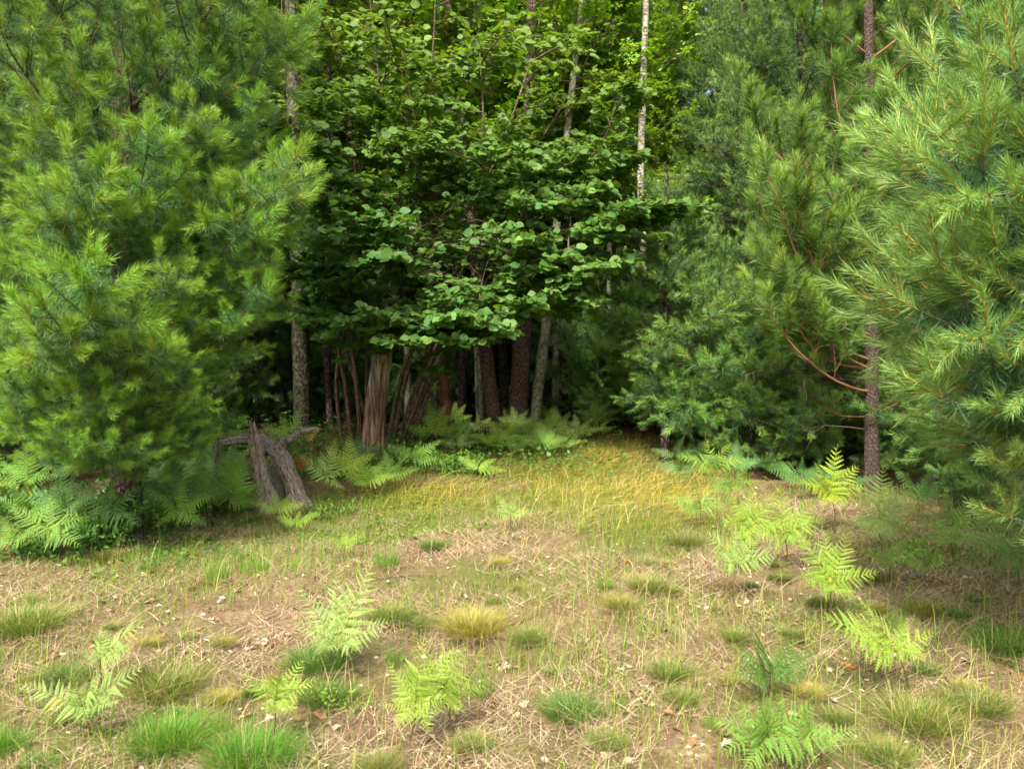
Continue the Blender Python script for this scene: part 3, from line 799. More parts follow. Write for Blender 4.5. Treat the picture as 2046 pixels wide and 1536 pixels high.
# ------------------------------------------------------------------ the hazel: stems, branches and 300 leaves of its own
def build_hazel():
    r = np.random.default_rng(77)
    bx, by = (800 - 1023) / F * 10.35, 10.35
    base = np.array([bx, by, gz(bx, by)])
    T = empty('hazel_bush', base, 'big many-stemmed hazel bush with broad dark green leaves around the snag', 'bush')
    stems = [  # pixel paths, (x, y, depth)
        [(682, 868, 10.6), (672, 760, 10.5), (690, 640, 10.4), (715, 480, 10.2), (700, 250, 10.0), (660, 60, 10.0)],
        [(705, 862, 10.2), (690, 770, 10.1), (678, 690, 10.0), (700, 560, 9.6), (640, 380, 9.2), (610, 250, 9.0)],
        [(722, 858, 10.5), (712, 760, 10.5), (702, 640, 10.5), (735, 460, 10.4), (760, 240, 10.4), (740, 0, 10.4), (730, -200, 10.4)],
        [(735, 860, 10.7), (733, 740, 10.7), (742, 600, 10.8), (790, 420, 11.0), (850, 220, 11.2), (870, 0, 11.3), (870, -220, 11.3)],
        [(775, 868, 10.3), (800, 760, 10.3), (838, 650, 10.2), (860, 520, 10.0), (835, 430, 9.9), (838, 300, 9.8), (800, 100, 9.7)],
        [(785, 872, 10.5), (815, 740, 10.6), (845, 600, 10.7), (905, 470, 10.8), (985, 330, 11.0), (1060, 120, 11.1), (1100, -80, 11.1)],
        [(800, 872, 10.2), (850, 760, 10.1), (880, 660, 10.0), (935, 500, 9.8), (965, 330, 9.6), (960, 130, 9.5), (940, -60, 9.5)],
        [(812, 874, 10.4), (850, 780, 10.4), (890, 690, 10.3), (985, 545, 10.1), (1090, 430, 9.9), (1180, 330, 9.8), (1240, 200, 9.8)],
        [(818, 872, 10.1), (855, 790, 9.9), (900, 680, 9.6), (975, 600, 9.3), (1090, 520, 9.0), (1200, 470, 8.9), (1280, 440, 8.9)],
        [(765, 872, 10.0), (760, 780, 9.8), (775, 690, 9.5), (800, 600, 9.1), (770, 520, 8.7), (720, 480, 8.4)],
        [(808, 870, 10.6), (850, 720, 10.9), (900, 560, 11.2), (1000, 400, 11.5), (1130, 200, 11.7), (1230, 0, 11.8)],
        [(790, 872, 9.9), (830, 770, 9.6), (860, 700, 9.2), (900, 650, 8.8), (960, 640, 8.5)],
        [(745, 866, 10.9), (690, 700, 11.0), (640, 560, 11.1), (600, 380, 11.2), (570, 150, 11.3), (560, -80, 11.3)],
    ]
    pos, ax, no = [], [], []
    twig = MB()
    def twig_grow(p, d, l, lev, flat):
        n = max(4, int(l / .09)); P = [np.array(p, float)]; d = nrm(d); ds = []
        for i in range(n):
            d = nrm(d + r.normal(0, .07, 3) + np.array([0, 0, -flat * .25 * d[2] + .01])); ds.append(d); P.append(P[-1] + d * l / n)
        P = np.array(P)
        if lev > 0: tube(twig, P, np.linspace(.0025 + .005 * l, .0015, n + 1), 4, (.10, .07, .045), cap=False)
        if lev == 0: yield P
        if lev < 2:
            s = .18 if lev == 0 else .25; flip = 1
            while s < 1:
                k = min(n - 1, int(s * n)); flip = -flip; side = nrm(np.cross(ds[k], [0, 0, 1.])) * flip
                dd = ds[k] * r.uniform(.5, .8) + side * r.uniform(.5, 1) + np.array([0, 0, r.normal(.03, .16)])
                yield from twig_grow(P[k], dd, max(.16, l * (1.1 - s) * r.uniform(.4, .62)), lev + 1, flat)
                s += (.15 if lev == 0 else .3) * r.uniform(.8, 1.25)
        if lev > 0:
            m = max(3, int(l / .034))
            for q in range(m):
                s = .2 + .8 * (q + r.uniform(0, .5)) / m; k = min(n - 1, int(s * n)); side = nrm(np.cross(ds[k], [0, 0, 1.])) * (1 if q % 2 else -1)
                pos.append(P[k] + ds[k] * r.uniform(0, l / n)); ax.append(ds[k] * r.uniform(.3, .9) + side * r.uniform(.5, 1) + np.array([0, 0, r.normal(-.22, .2)]))
                no.append(np.array([0, -.7, .85]) + r.normal(0, .5, 3))
            pos.append(P[-1]); ax.append(ds[-1] + np.array([0, 0, -.15])); no.append(np.array([0, -.75, .8]) + r.normal(0, .35, 3))
    def branch(p, d, l, flat=.2):
        for P in twig_grow(p, d, l, 0, flat):
            mb = MB(); tube(mb, P - base, np.linspace(.004 + .008 * l, .002, len(P)), 6, (.11, .08, .055))
            obj('branch', mb.build('branch', M_TWIG), T)
    for si, s in enumerate(stems):
        s = [(x, y, d + .45 * max(0, 1 - i / 3)) for i, (x, y, d) in enumerate(s)]
        W = np.array([px(*q) for q in s]) - base
        W[0, 2] = gz(W[0, 0] + base[0], W[0, 1] + base[1]) - base[2] - .06
        P = spline(W, 46); L = np.linalg.norm(np.diff(P, axis=0), axis=1).sum()
        rad = np.linspace(.034 if si not in (9, 11) else .022, .007, 46) * (1 if si % 3 else .85)
        mb = MB(); ph = r.uniform(0, 6, 3)
        tube(mb, P, rad, 10, (.12, .09, .06), ridge=lambda u, a: 1 + .07 * np.sin(3 * a + ph[0] + 14 * u) + .05 * np.sin(5 * a + ph[1] + 31 * u))
        obj('stem', mb.build('stem', M_HAZEL), T)
        h = .34 if si in (9, 11) else .42
        while h < 1:
            k = min(44, int(h * 46)); out = P[k] - np.array([0, 0, P[k][2]]); out = nrm(out + np.array([0, -.25, 0])) if np.linalg.norm(out) > .1 else np.array([0, -1., 0])
            az = r.uniform(0, 6.28); d = np.array([math.cos(az), math.sin(az), 0]) * .9 + out * .75 + np.array([0, 0, r.uniform(-.1, 1.1)])
            q = P[k] + base
            branch(q, d, r.uniform(.55, 1.15) * (1.1 - .35 * h))
            h += .19 / L * r.uniform(.7, 1.25)
    # the low outer tiers that show as layers of their own: from point to point
    tiers = [((830, 650, 9.0), (800, 715, 8.3)), ((900, 660, 8.9), (955, 715, 8.2)), ((870, 650, 9.0), (870, 725, 8.2)), ((700, 620, 9.5), (640, 705, 8.8)), ((780, 620, 9.1), (745, 690, 8.3)), ((980, 600, 9.2), (1060, 655, 8.4)), ((690, 560, 9.6), (590, 600, 8.7)), ((700, 610, 9.5), (640, 670, 8.7)), ((740, 600, 9.3), (690, 690, 8.6)), ((690, 540, 9.6), (570, 560, 8.9)), ((715, 500, 9.4), (610, 470, 8.6)), ((720, 505, 9.2), (690, 470, 8.0)), ((760, 520, 9.0), (800, 500, 8.0)), ((780, 540, 9.2), (880, 560, 8.2)), ((700, 560, 9.6), (600, 530, 8.9)),
             ((800, 600, 9.2), (720, 650, 8.3)), ((830, 640, 9.2), (830, 680, 8.2)), ((880, 650, 9.0), (930, 665, 8.1)), ((900, 640, 8.9), (985, 680, 8.2)), ((860, 640, 9.2), (880, 700, 8.3)),
             ((1000, 560, 9.3), (1090, 560, 8.4)), ((1050, 540, 9.2), (1170, 570, 8.4)), ((1090, 520, 9.0), (1230, 590, 8.4)), ((1090, 470, 9.2), (1290, 445, 8.6)), ((1000, 480, 9.5), (1030, 450, 8.4)),
             ((1080, 440, 9.8), (1120, 400, 8.5)), ((690, 620, 9.9), (600, 640, 9.2)), ((720, 400, 10), (650, 340, 8.8)), ((830, 330, 9.8), (760, 290, 8.6)), ((960, 330, 9.6), (900, 270, 8.3)),
             ((960, 330, 9.6), (1050, 290, 8.4)), ((940, 480, 9.7), (1010, 610, 8.7)), ((1090, 430, 9.9), (1200, 420, 8.7)), ((1130, 380, 9.9), (1230, 340, 9.0)), ((700, 250, 10), (620, 210, 8.9)),
             ((1080, 540, 9.4), (1140, 640, 8.8)), ((800, 100, 9.7), (740, 120, 8.4)), ((960, 130, 9.5), (1000, 90, 8.3)), ((1060, 120, 10.8), (1160, 150, 9.4)), ((1150, 330, 10), (1230, 270, 9.2)),
             ((1000, 600, 9.4), (1060, 690, 8.9)), ((760, 560, 9.4), (650, 590, 8.6)), ((1040, 620, 9.5), (1150, 650, 9.0)), ((1100, 500, 9.3), (1260, 540, 8.6)), ((1090, 560, 9.3), (1210, 630, 8.7)), ((1130, 480, 9.2), (1310, 470, 8.7)), ((950, 640, 9), (1010, 700, 8.4)), ((1000, 620, 9.2), (1100, 610, 8.3))]
    for a, b in tiers:
        A, B = px(*a), px(*b); branch(A, B - A, np.linalg.norm(B - A) * .95, .6)
    pos_, ax_, no_ = map(np.array, (pos, ax, no))
    u_ = 1023 + F * pos_[:, 0] / pos_[:, 1]; v_ = 768 + F * (CAMZ - pos_[:, 2]) / pos_[:, 1]       # the airy hole around the forks
    keep = ~((((u_ - 915) / 110) ** 2 + ((v_ - 490) / 85) ** 2 < 1) & (r.uniform(size=len(u_)) < .8))
    keep &= v_ > -30 + 60 * np.sin(u_ * .02)
    keep &= ~((v_ < 300) & (r.uniform(size=len(u_)) < .55 * np.clip((300 - v_) / 200, 0, 1)))
    keep &= ~((v_ > 640) & (pos_[:, 1] > 9.3) & (r.uniform(size=len(u_)) < .7))
    pos_, ax_, no_ = pos_[keep], ax_[keep], no_[keep]
    n = len(pos_)
    size = r.uniform(.07, .135, n)
    k = r.uniform(0, 1, n)[:, None] ** 1.3
    c = np.array([.06, .175, .04]) * (1 - k) + np.array([.145, .30, .05]) * k
    hi = np.clip((pos_[:, 2] - 3.6) / 2.5, 0, 1)[:, None]         # leaf colour shifts toward a lighter yellow-green with height
    c = c * (1 - .5 * hi) + np.array([.20, .33, .035]) * .5 * hi
    inview = np.abs(pos_[:, 0] / pos_[:, 1]) < .4
    inview &= (CAMZ - pos_[:, 2]) / pos_[:, 1] > -.45
    order = np.argsort(np.where(inview, pos_[:, 1] / size * .1, 99))
    own = order[:300]; rest = order[300:]
    shp = leaf_shape(1, .82, fold=.14, wav=.09, n=4)
    mb = MB(); scatter_leaves(mb, shp, pos_[rest] - base, ax_[rest], no_[rest], size[rest], c[rest])
    obj('foliage', mb.build('foliage', M_LEAF), T, kind='stuff')
    obj('twigs', shift(twig, base).build('twigs', M_TWIG), T, kind='stuff')
    variants = []
    for q in range(5):
        kk = q / 4; m = MB(); m.tris(*leaf_shape(1, .78 + .03 * q, fold=.10 + .03 * q, wav=.06 + .02 * q, n=5), np.array([.07, .185, .048]) * (1 - kk) + np.array([.14, .29, .062]) * kk)
        variants.append(m.build('leaf', M_LEAF))
    for i in own:
        obj('leaf', variants[r.integers(5)], T, mat=mat4(frame(ax_[i], no_[i]), pos_[i] - base, size[i]))
    print('hazel leaves', n)

def shift(mb, base):
    mb.v = [v - base for v in mb.v]
    return mb
build_hazel()

# ------------------------------------------------------------------ stump and logs
snag('broken_stump', 'upright splintered grey-brown stump beside the arched log', [(538, 1022, 26, 7.45), (526, 970, 16, 7.45), (515, 910, 14, 7.45), (509, 868, 12, 7.45)], M_STUMP, 502, cat='stump', groove=.3, jag=.2, n=60, flare=.3, k=48)

def log(name, label, pts, mat, seed, cat='log', groove=.2, k=36, n=70, ends=.5, twigs=0):
    W = np.array([px(q[0], q[1], q[3]) for q in pts]); rad = np.array([q[2] / F * q[3] for q in pts])
    base = W[0].copy(); base[2] = gz(base[0], base[1])
    P = spline(W - base, n); rr = np.interp(np.linspace(0, 1, n), np.linspace(0, 1, len(rad)), rad)
    r = np.random.default_rng(seed); tt = np.linspace(0, 1, n)
    P = P + np.stack([sum(rr.mean() * .22 / j * np.sin(tt * 9 * j + r.uniform(0, 6)) for j in (1, 2, 4)) for _ in range(3)], 1); rr = rr * (1 + .12 * np.sin(tt * 21 + 1) + .08 * np.sin(tt * 47))
    ph = r.uniform(0, 6, 9); ks = np.array([2, 3, 5, 7, 9, 11, 13, 4, 6]); am = groove * r.uniform(.2, .6, 9)
    def ridge(u, a):
        q = 1.0
        for i in range(9): q = q + am[i] * .6 * np.sin(ks[i] * a + ph[i] + 1.2 * np.sin(u * (6 + i) + i))
        return np.maximum(q, .3)
    aa = np.linspace(0, 2 * np.pi, k, endpoint=False); sl = np.r_[0, np.cumsum(np.linalg.norm(np.diff(P, axis=0), axis=1))]
    mb = MB(); tube(mb, P, rr, k, (.2, .16, .12), ridge=ridge, cap=False)
    mb.c[0] = np.stack([np.broadcast_to(rr[:, None] * np.cos(aa), (n, k)), np.broadcast_to(rr[:, None] * np.sin(aa), (n, k)), np.broadcast_to(sl[:, None], (n, k))], -1).reshape(-1, 3)
    # splinters at the far end
    e = P[-1]; t = nrm(P[-1] - P[-6])
    for q in range(9):
        o = nrm(r.normal(size=3)) * rr[-1] * .7; l = r.uniform(.4, 1) * ends
        tube(mb, [e + o - t * .12, e + o * .9 + t * l * .5, e + o * .8 + t * l], [rr[-1] * .35, rr[-1] * .2, .002], 5, (.2, .16, .12))
    T = empty(name, base, label, cat)
    obj('trunk', mb.build(name, mat), T)
    for q in range(twigs):
        kx = r.integers(5, n - 10); L, me = BR_DEAD[q % 4]
        place_branch(T, (L, me), P[kx], r.normal(size=3) + np.array([0, -.3, .4]), r.uniform(.2, .5), 0, 'twig')
    return T
log('fallen_log', 'thick weathered log arching down to the ground behind the stump', [(604, 1026, 21, 7.65), (588, 965, 17, 7.7), (566, 918, 15, 7.8), (540, 890, 14, 7.9), (490, 876, 11, 8.0), (440, 884, 8, 8.15), (412, 900, 5, 8.2)], M_LOG, 520, ends=.12, twigs=5)
log('broken_limb', 'broken grey limb with a split pointed end poking up beside the yellow fern', [(520, 908, 12, 8.15), (555, 889, 10, 8.1), (592, 870, 8, 8.05), (612, 860, 5, 8.0)], M_LOG, 521, cat='limb', ends=.16)
log('dead_root', 'dark forked root under the arched log', [(560, 1005, 9, 7.9), (545, 960, 9, 8.0), (500, 935, 9, 8.1), (440, 925, 7, 8.2), (400, 935, 4, 8.3)], M_STUMP, 522, cat='root', ends=.15, twigs=6)
log('dead_root', 'pale knotted root reaching out before the arched log', [(520, 1015, 9, 7.5), (490, 985, 10, 7.6), (455, 960, 9, 7.7), (430, 965, 6, 7.75), (405, 985, 3, 7.7)], M_LOG, 524, cat='root', ends=.1, twigs=4)
log('dead_stick', 'thin upright dead stick with short twigs beside the arched log', [(424, 960, 4, 7.7), (432, 900, 4, 7.7), (436, 850, 3.2, 7.7), (437, 826, 2, 7.7)], M_LOG, 523, cat='stick', k=7, n=20, ends=.03, twigs=5)

# ------------------------------------------------------------------ ferns
def leaflet_mesh(seed, npair=11, wid=.125, broad=False, col=(.10, .21, .035), tipc=None):
    """a fern leaflet one unit long along +x, cut into small lobes on both sides"""
    r = np.random.default_rng(seed); mb = MB()
    tube(mb, [[0, 0, 0], [.5, 0, .02], [1, 0, -.05]], [.012, .009, .003], 3, np.array(col) * .9)
    zc = lambda x: .08 * x * (1 - x) - .05 * x * x
    for i in range(npair):
        t = (i + .35) / npair; x = t
        l = wid * (1 - t) ** .75 * (.75 + .5 * min(1, t * 4)) + .012
        wd = (.86 if not broad else .95) / npair
        for s in (-1, 1):
            a = R(68 - 14 * t) ; d = np.array([math.cos(a), s * math.sin(a), -.18 + r.normal(0, .05)]); f = np.array([1, 0, 0.])
            b = np.array([x, 0, zc(x)])
            V = [b - f * wd * .5, b + f * wd * .45, b + d * l * .5 + f * wd * .5 + [0, 0, .01], b + d * l, b + d * l * .55 - f * wd * .42 + [0, 0, .01]]
            c = np.array(col) * r.uniform(.85, 1.15)
            C = np.stack([c * .85, c * .85, c, c * 1.12, c])
            mb.tris(V, [[0, 1, 2], [0, 2, 4], [4, 2, 3]], C)
    return mb.build('leaflet', M_FERN)

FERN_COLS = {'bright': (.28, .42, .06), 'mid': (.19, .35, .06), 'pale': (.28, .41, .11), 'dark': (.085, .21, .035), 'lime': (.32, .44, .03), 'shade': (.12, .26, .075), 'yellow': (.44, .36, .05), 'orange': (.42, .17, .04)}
LEAFLETS = {k: [leaflet_mesh(i * 7 + q, broad=(k == 'lime'), col=v, npair=11 if k != 'lime' else 7, wid=.125 if k != 'lime' else .16) for q in range(2)] for i, (k, v) in enumerate(FERN_COLS.items())}

def rachis_path(L, sag=.06):
    t = np.linspace(0, 1, 9)
    return np.stack([t * L, 0 * t, sag * L * (t - t ** 2) * 4 * .35 - sag * L * t ** 2], 1)
RACHIS = {}
for kx, cx in FERN_COLS.items():
    mb = MB(); tube(mb, rachis_path(1.0), np.linspace(.009, .003, 9), 4, np.array(cx) * np.array([1.1, .85, .8])); RACHIS[kx] = mb.build('frond_rachis', M_FERN)

def leaflet_layout(npair, wid):
    out = []
    P = rachis_path(1.0)
    for i in range(npair):
        t = .06 + .92 * (i / npair) ** .92
        for s in (-1, 1):
            l = wid * ((1 - t) ** .8) * (.72 + .4 * min(1, t * 5)) + .025
            a = R(70 - 22 * t)
            out.append((np.array([np.interp(t, P[:, 0], P[:, q]) if q else t for q in range(3)]), np.array([math.cos(a), s * math.sin(a), -.16]), l))
    out.append((P[-1] - [.03, 0, 0], np.array([1, 0, -.15]), .05))
    return out

def frond_joined(col, seed, npair=11, wid=.36):
    """a whole frond as one mesh, for the ferns further off"""
    r = np.random.default_rng(seed); mb = MB(); c = np.array(FERN_COLS[col])
    tube(mb, rachis_path(1.0), np.linspace(.009, .003, 9), 3, c * .85)
    for p, d, l in leaflet_layout(npair, wid):
        Fm = frame(d + r.normal(0, .05, 3), [0, 0, 1.]); nn = 6
        for i in range(nn):
            t = (i + .3) / nn; w = .17 * l * (1 - t) ** .8 + .006
            for s in (-1, 1):
                b = np.array([t * l, 0, 0]); q = np.array([math.cos(1.15), s * math.sin(1.15), -.15])
                V = np.array([b - [.085 * l, 0, 0], b + [.085 * l, 0, 0], b + q * w]) @ Fm.T + p
                mb.tris(V, [[0, 1, 2]], c * r.uniform(.8, 1.2))
    return mb.build('frond', M_FERN)
FRONDS = {k: [frond_joined(k, 900 + i * 3 + q) for q in range(2)] for i, k in enumerate(FERN_COLS)}

fern_r = np.random.default_rng(55)
def stalk_mesh(pts, r0, col):
    mb = MB(); tube(mb, spline(pts, 10), np.linspace(r0, r0 * .6, 10), 5, col); return mb.build('stalk', M_FERN)

def fern(label, base_px, hub_px, tips, col='bright', detail=True, wid=.36, npair=11, dz=None, group=None, cat='fern', name='bracken_fern', stalkc=(.17, .12, .05), base=None):
    r = fern_r
    b = gp(*base_px) if base is None else base
    d = b[1]
    T = empty(name, b, label, cat, group)
    hub = px(hub_px[0], hub_px[1], d - r.uniform(.0, .05))
    if hub[2] < b[2] + .03: hub[2] = b[2] + .03
    mid = (b + hub) / 2 + r.normal(0, .012, 3)
    obj('stalk', stalk_mesh(np.array([b - [0, 0, .03], mid, hub]) - b, .0045, stalkc), T)
    for q, tp in enumerate(tips):
        dep = d + (r.uniform(-.22, .10) if len(tp) < 3 else tp[2])
        tip = px(tp[0], tp[1], dep)
        ax = tip - hub; L = np.linalg.norm(ax); ax = ax / L
        nor = np.array([0, -.75, .8]) + r.normal(0, .15, 3); nor = nor - ax * nor.dot(ax)
        Fm = frame(ax, nor)
        if detail:
            fo = obj('frond', RACHIS[col], T, mat=mat4(Fm, hub - b, L))
            for p, dd, l in leaflet_layout(npair, wid):
                l = l * r.uniform(.8, 1.1)
                if r.uniform() < .04: continue
                cc = 'yellow' if r.uniform() < .006 else col
                obj('leaflet', LEAFLETS[cc][r.integers(2)], fo, mat=mat4(frame(dd + r.normal(0, .09, 3), np.array([0, 0, 1.]) + r.normal(0, .22, 3)), p, l))
        else:
            obj('frond', FRONDS[col][r.integers(2)], T, mat=mat4(Fm, hub - b, [L, L * r.uniform(.85, 1.15), L]))
    return T

fern('tall light green bracken with upright blade over two spread fronds in the litter', (676, 1348), (676, 1285), [(742, 1118), (668, 1140), (585, 1238, -.15), (777, 1238, -.15), (600, 1180), (640, 1290, -.25), (720, 1290, -.25)], 'pale')
fern('small lime bracken with three fronds on a reddish stalk beside the bright tussock', (546, 1482), (550, 1400), [(606, 1312), (486, 1342, -.1), (632, 1352, -.1), (560, 1325), (530, 1420, -.2), (590, 1420, -.2)], 'bright')
fern('pale bracken with fronds fanning low beside the olive tussock', (182, 1478), (165, 1412), [(38, 1362, -.05), (140, 1345), (205, 1322), (282, 1328, -.05), (110, 1400, -.15), (235, 1400, -.15), (170, 1440, -.2)], 'pale')
fern('slanting pale bracken rising behind the low fanned bracken', (205, 1392), (200, 1315), [(283, 1235), (205, 1238), (150, 1300, -.1), (265, 1290, -.1), (240, 1255)], 'pale')
fern('dense bushy bracken with crossing fronds and darker upper blades', (815, 1490), (830, 1405), [(842, 1278), (775, 1318), (905, 1292), (755, 1405, -.1), (895, 1390, -.15), (790, 1350), (870, 1320), (790, 1450, -.2), (860, 1460, -.2)], 'bright')
fern('bracken leaning out from the bushy bracken with one long frond', (905, 1468), (880, 1390), [(974, 1366), (925, 1288), (850, 1300), (935, 1335), (930, 1420, -.15), (860, 1430, -.2)], 'bright')
fern('glowing yellow-green bracken on a bare bent stalk with fronds held flat', (1822, 1385), (1790, 1298), [(1648, 1226, -.1), (1722, 1194, -.05), (1868, 1260, -.1), (1815, 1235), (1690, 1255, -.2), (1850, 1310, -.2)], 'bright', wid=.42)
fern('dark green bracken with blades seen edge-on above the lower fern clump', (1545, 1405), (1540, 1345), [(1634, 1300), (1458, 1288), (1510, 1248), (1590, 1275), (1460, 1345, -.15), (1625, 1350, -.15)], 'dark', wid=.36)
fern('thick mid green fern clump with crossing fronds in the long grass', (1540, 1533), (1535, 1470), [(1420, 1432), (1470, 1400), (1560, 1385), (1690, 1470), (1625, 1408), (1435, 1500, -.1), (1520, 1395), (1640, 1520, -.15), (1490, 1540, -.15)], 'mid', wid=.42)
fern('ragged bracken frond low in the grass beside the fern clump', (1640, 1530), (1625, 1480), [(1720, 1450), (1600, 1410), (1680, 1505)], 'mid')
fern('bright bracken with pointed fronds at the shade edge', (1502, 1132), (1503, 1052), [(1456, 980, -.1), (1545, 985, -.1), (1440, 1040, -.2), (1585, 1045, -.2), (1500, 975, .05), (1480, 1095, -.25)], 'bright', wid=.44)
fern('broad bracken arching over beside the pointed bright bracken', (1570, 1130), (1565, 1065), [(1560, 975, -.05), (1652, 1032, -.2), (1628, 995, -.1), (1500, 1060, -.2), (1620, 1085, -.25)], 'bright', wid=.44)
fern('grey-green bracken with two blades on a thin dark stalk', (1468, 1205), (1475, 1128), [(1412, 1060, -.1), (1558, 1098, -.2), (1425, 1115, -.2), (1515, 1070, -.05), (1470, 1060, 0)], 'pale', wid=.44)
fern('upright bracken with two tall pale blades and a low side frond', (1668, 1255), (1660, 1168), [(1600, 1062, -.05), (1694, 1066, -.05), (1752, 1140, -.2), (1605, 1150, -.2), (1648, 1060, .05), (1700, 1190, -.25)], 'bright', wid=.42)
fern('glowing lime royal fern with broad leaflets before the red-limbed pine', (1668, 1065), (1660, 985), [(1672, 888), (1594, 960), (1735, 968), (1630, 920), (1716, 928), (1640, 1010, -.2), (1690, 1010, -.2)], 'lime', npair=9, name='royal_fern', wid=.40)
fern('large pale bracken spreading at the foot of the red-limbed pine', (1765, 1105), (1755, 1035), [(1700, 1042), (1765, 935), (1815, 965), (1832, 1055), (1715, 980), (1790, 1085, -.2), (1720, 1080, -.2), (1840, 1005, -.1)], 'pale', wid=.44)
fern('shaded bracken frond reaching behind the large pale bracken', (1830, 1050), (1835, 995), [(1790, 930), (1890, 955), (1860, 940)], 'shade', detail=False)
fern('small bracken in the shade under the blue-green pine', (1905, 1135), (1900, 1085), [(1840, 1062), (1960, 1060), (1915, 1040)], 'mid', detail=False)
fern('low bracken creeping under the tips of the blue-green pine', (1990, 1120), (1985, 1080), [(1930, 1060), (2040, 1085)], 'pale', detail=False)
fern('solitary small bracken standing in the yellow grass', (1022, 1065), (1020, 1028), [(990, 985), (1066, 1018), (975, 1018), (1030, 990)], 'pale')
fern('flat little bracken on the litter before the splintered stump', (590, 1068), (590, 1045), [(548, 1030), (640, 1022), (600, 1018)], 'bright', detail=False)
fern('little bracken with lifted fronds between two spiky tussocks', (690, 1118), (690, 1090), [(648, 1070), (728, 1062), (690, 1060)], 'bright', detail=False)
fern('big sunlit bracken in front of the arched log', (648, 1010), (650, 955), [(598, 905), (668, 880), (718, 920), (612, 965), (690, 975), (640, 900)], 'pale', wid=.34)
for q, (x, y, hh, cc) in enumerate([(1905, 1105, 105, 'mid'), (1975, 1135, 100, 'pale'), (2040, 1170, 110, 'mid'), (1850, 1165, 70, 'pale'), (1780, 1160, 80, 'mid'), (470, 985, 80, 'mid'), (405, 1015, 90, 'mid'), (555, 1050, 60, 'bright'), (735, 1000, 75, 'bright'), (780, 985, 70, 'mid'), (1400, 1060, 90, 'mid'), (1425, 975, 85, 'bright'), (1460, 1010, 70, 'mid')]):
    w = hh * .85
    fern(('bracken under the drooping tips of the blue-green pine' if x > 1770 else 'bracken at the foot of the splintered stump' if x < 560 else 'bracken between the arched log and the snag' if x < 800 else 'bracken where the golden grass meets the shade'), (x, y), (x, y - hh * .5),
         [(x - w, y - hh * .8, -.12), (x + w, y - hh * .75, -.12), (x - .2 * w, y - hh * 1.2), (x + .5 * w, y - hh * 1.1), (x - .5 * w, y - hh * .45, -.2)], cc, detail=x > 1300, npair=10, group='bracken around ' + ('the blue-green pine' if x > 1770 else 'the stump' if x < 560 else 'the snag' if x < 800 else 'the golden grass'))
fern('second sunlit bracken just behind the big one before the arched log', (690, 985), (695, 940), [(655, 890), (745, 905), (700, 870), (740, 950, -.2)], 'bright', detail=False)
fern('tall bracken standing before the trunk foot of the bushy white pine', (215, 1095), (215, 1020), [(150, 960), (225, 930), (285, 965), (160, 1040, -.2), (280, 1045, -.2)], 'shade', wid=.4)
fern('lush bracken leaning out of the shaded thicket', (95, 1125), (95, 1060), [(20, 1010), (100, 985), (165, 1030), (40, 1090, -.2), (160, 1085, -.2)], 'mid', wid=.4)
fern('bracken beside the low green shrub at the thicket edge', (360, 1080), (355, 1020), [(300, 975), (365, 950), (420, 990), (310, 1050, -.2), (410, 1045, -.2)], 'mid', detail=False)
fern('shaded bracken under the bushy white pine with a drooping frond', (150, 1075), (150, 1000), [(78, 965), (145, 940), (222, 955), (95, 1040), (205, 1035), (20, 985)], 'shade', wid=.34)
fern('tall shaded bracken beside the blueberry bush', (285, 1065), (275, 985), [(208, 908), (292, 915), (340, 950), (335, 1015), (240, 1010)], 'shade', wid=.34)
fern('feathery bracken behind the blueberry bush near the dead stick', (370, 985), (365, 935), [(325, 885), (415, 895), (400, 950)], 'shade', detail=False)
fern('yellowish bracken low at the foot of the shaded bracken', (30, 1120), (28, 1080), [(0, 1030), (62, 1060), (-40, 1080), (80, 1050)], 'mid', detail=False)
fern('upright green bracken rising behind the broken limb', (585, 905), (580, 875), [(520, 845), (600, 812), (630, 850), (560, 830)], 'mid', detail=False)
fern('small yellow fern frond over the split limb end', (618, 905), (612, 880), [(640, 852), (600, 850), (632, 868)], 'yellow', detail=False)
fern('withered orange fern frond behind the big sunlit bracken', (605, 960), (606, 935), [(625, 905), (588, 912)], 'orange', detail=False)
fern('shaded bracken at the rotten foot of the snag', (722, 935), (720, 905), [(680, 880), (760, 885), (715, 870), (700, 920)], 'shade', detail=False)
fern('long-fronded bracken spreading between snag and hazel foot', (830, 950), (825, 915), [(772, 888), (880, 878), (890, 920), (840, 880)], 'mid', detail=False)
fern('bright fern frond stretched over the grass beyond the snag', (965, 965), (955, 935), [(1015, 938), (915, 910), (990, 915)], 'bright', detail=False)
# the bank of bracken on the crest
r = np.random.default_rng(66)
for q in range(38):
    d = r.uniform(9.3, 12.0); x = r.uniform(860, 1200)
    X = (x - 1023) / F * d; b = np.array([X, d, gz(X, d)])
    yb = 768 + (CAMZ - b[2]) / d * F
    h = r.uniform(.22, .42) / d * F; w = r.uniform(.2, .34) / d * F
    fern('light green bracken in the fern bank before the scaly trunks', None, (x, yb - h * .55), [(x - w, yb - h * .8), (x + w, yb - h * .75), (x + r.uniform(-.4, .4) * w, yb - h * 1.25), (x + .6 * w, yb - h * 1.1)],
         ['mid', 'pale', 'bright'][q % 3], detail=False, group='bracken bank on the crest', base=b)

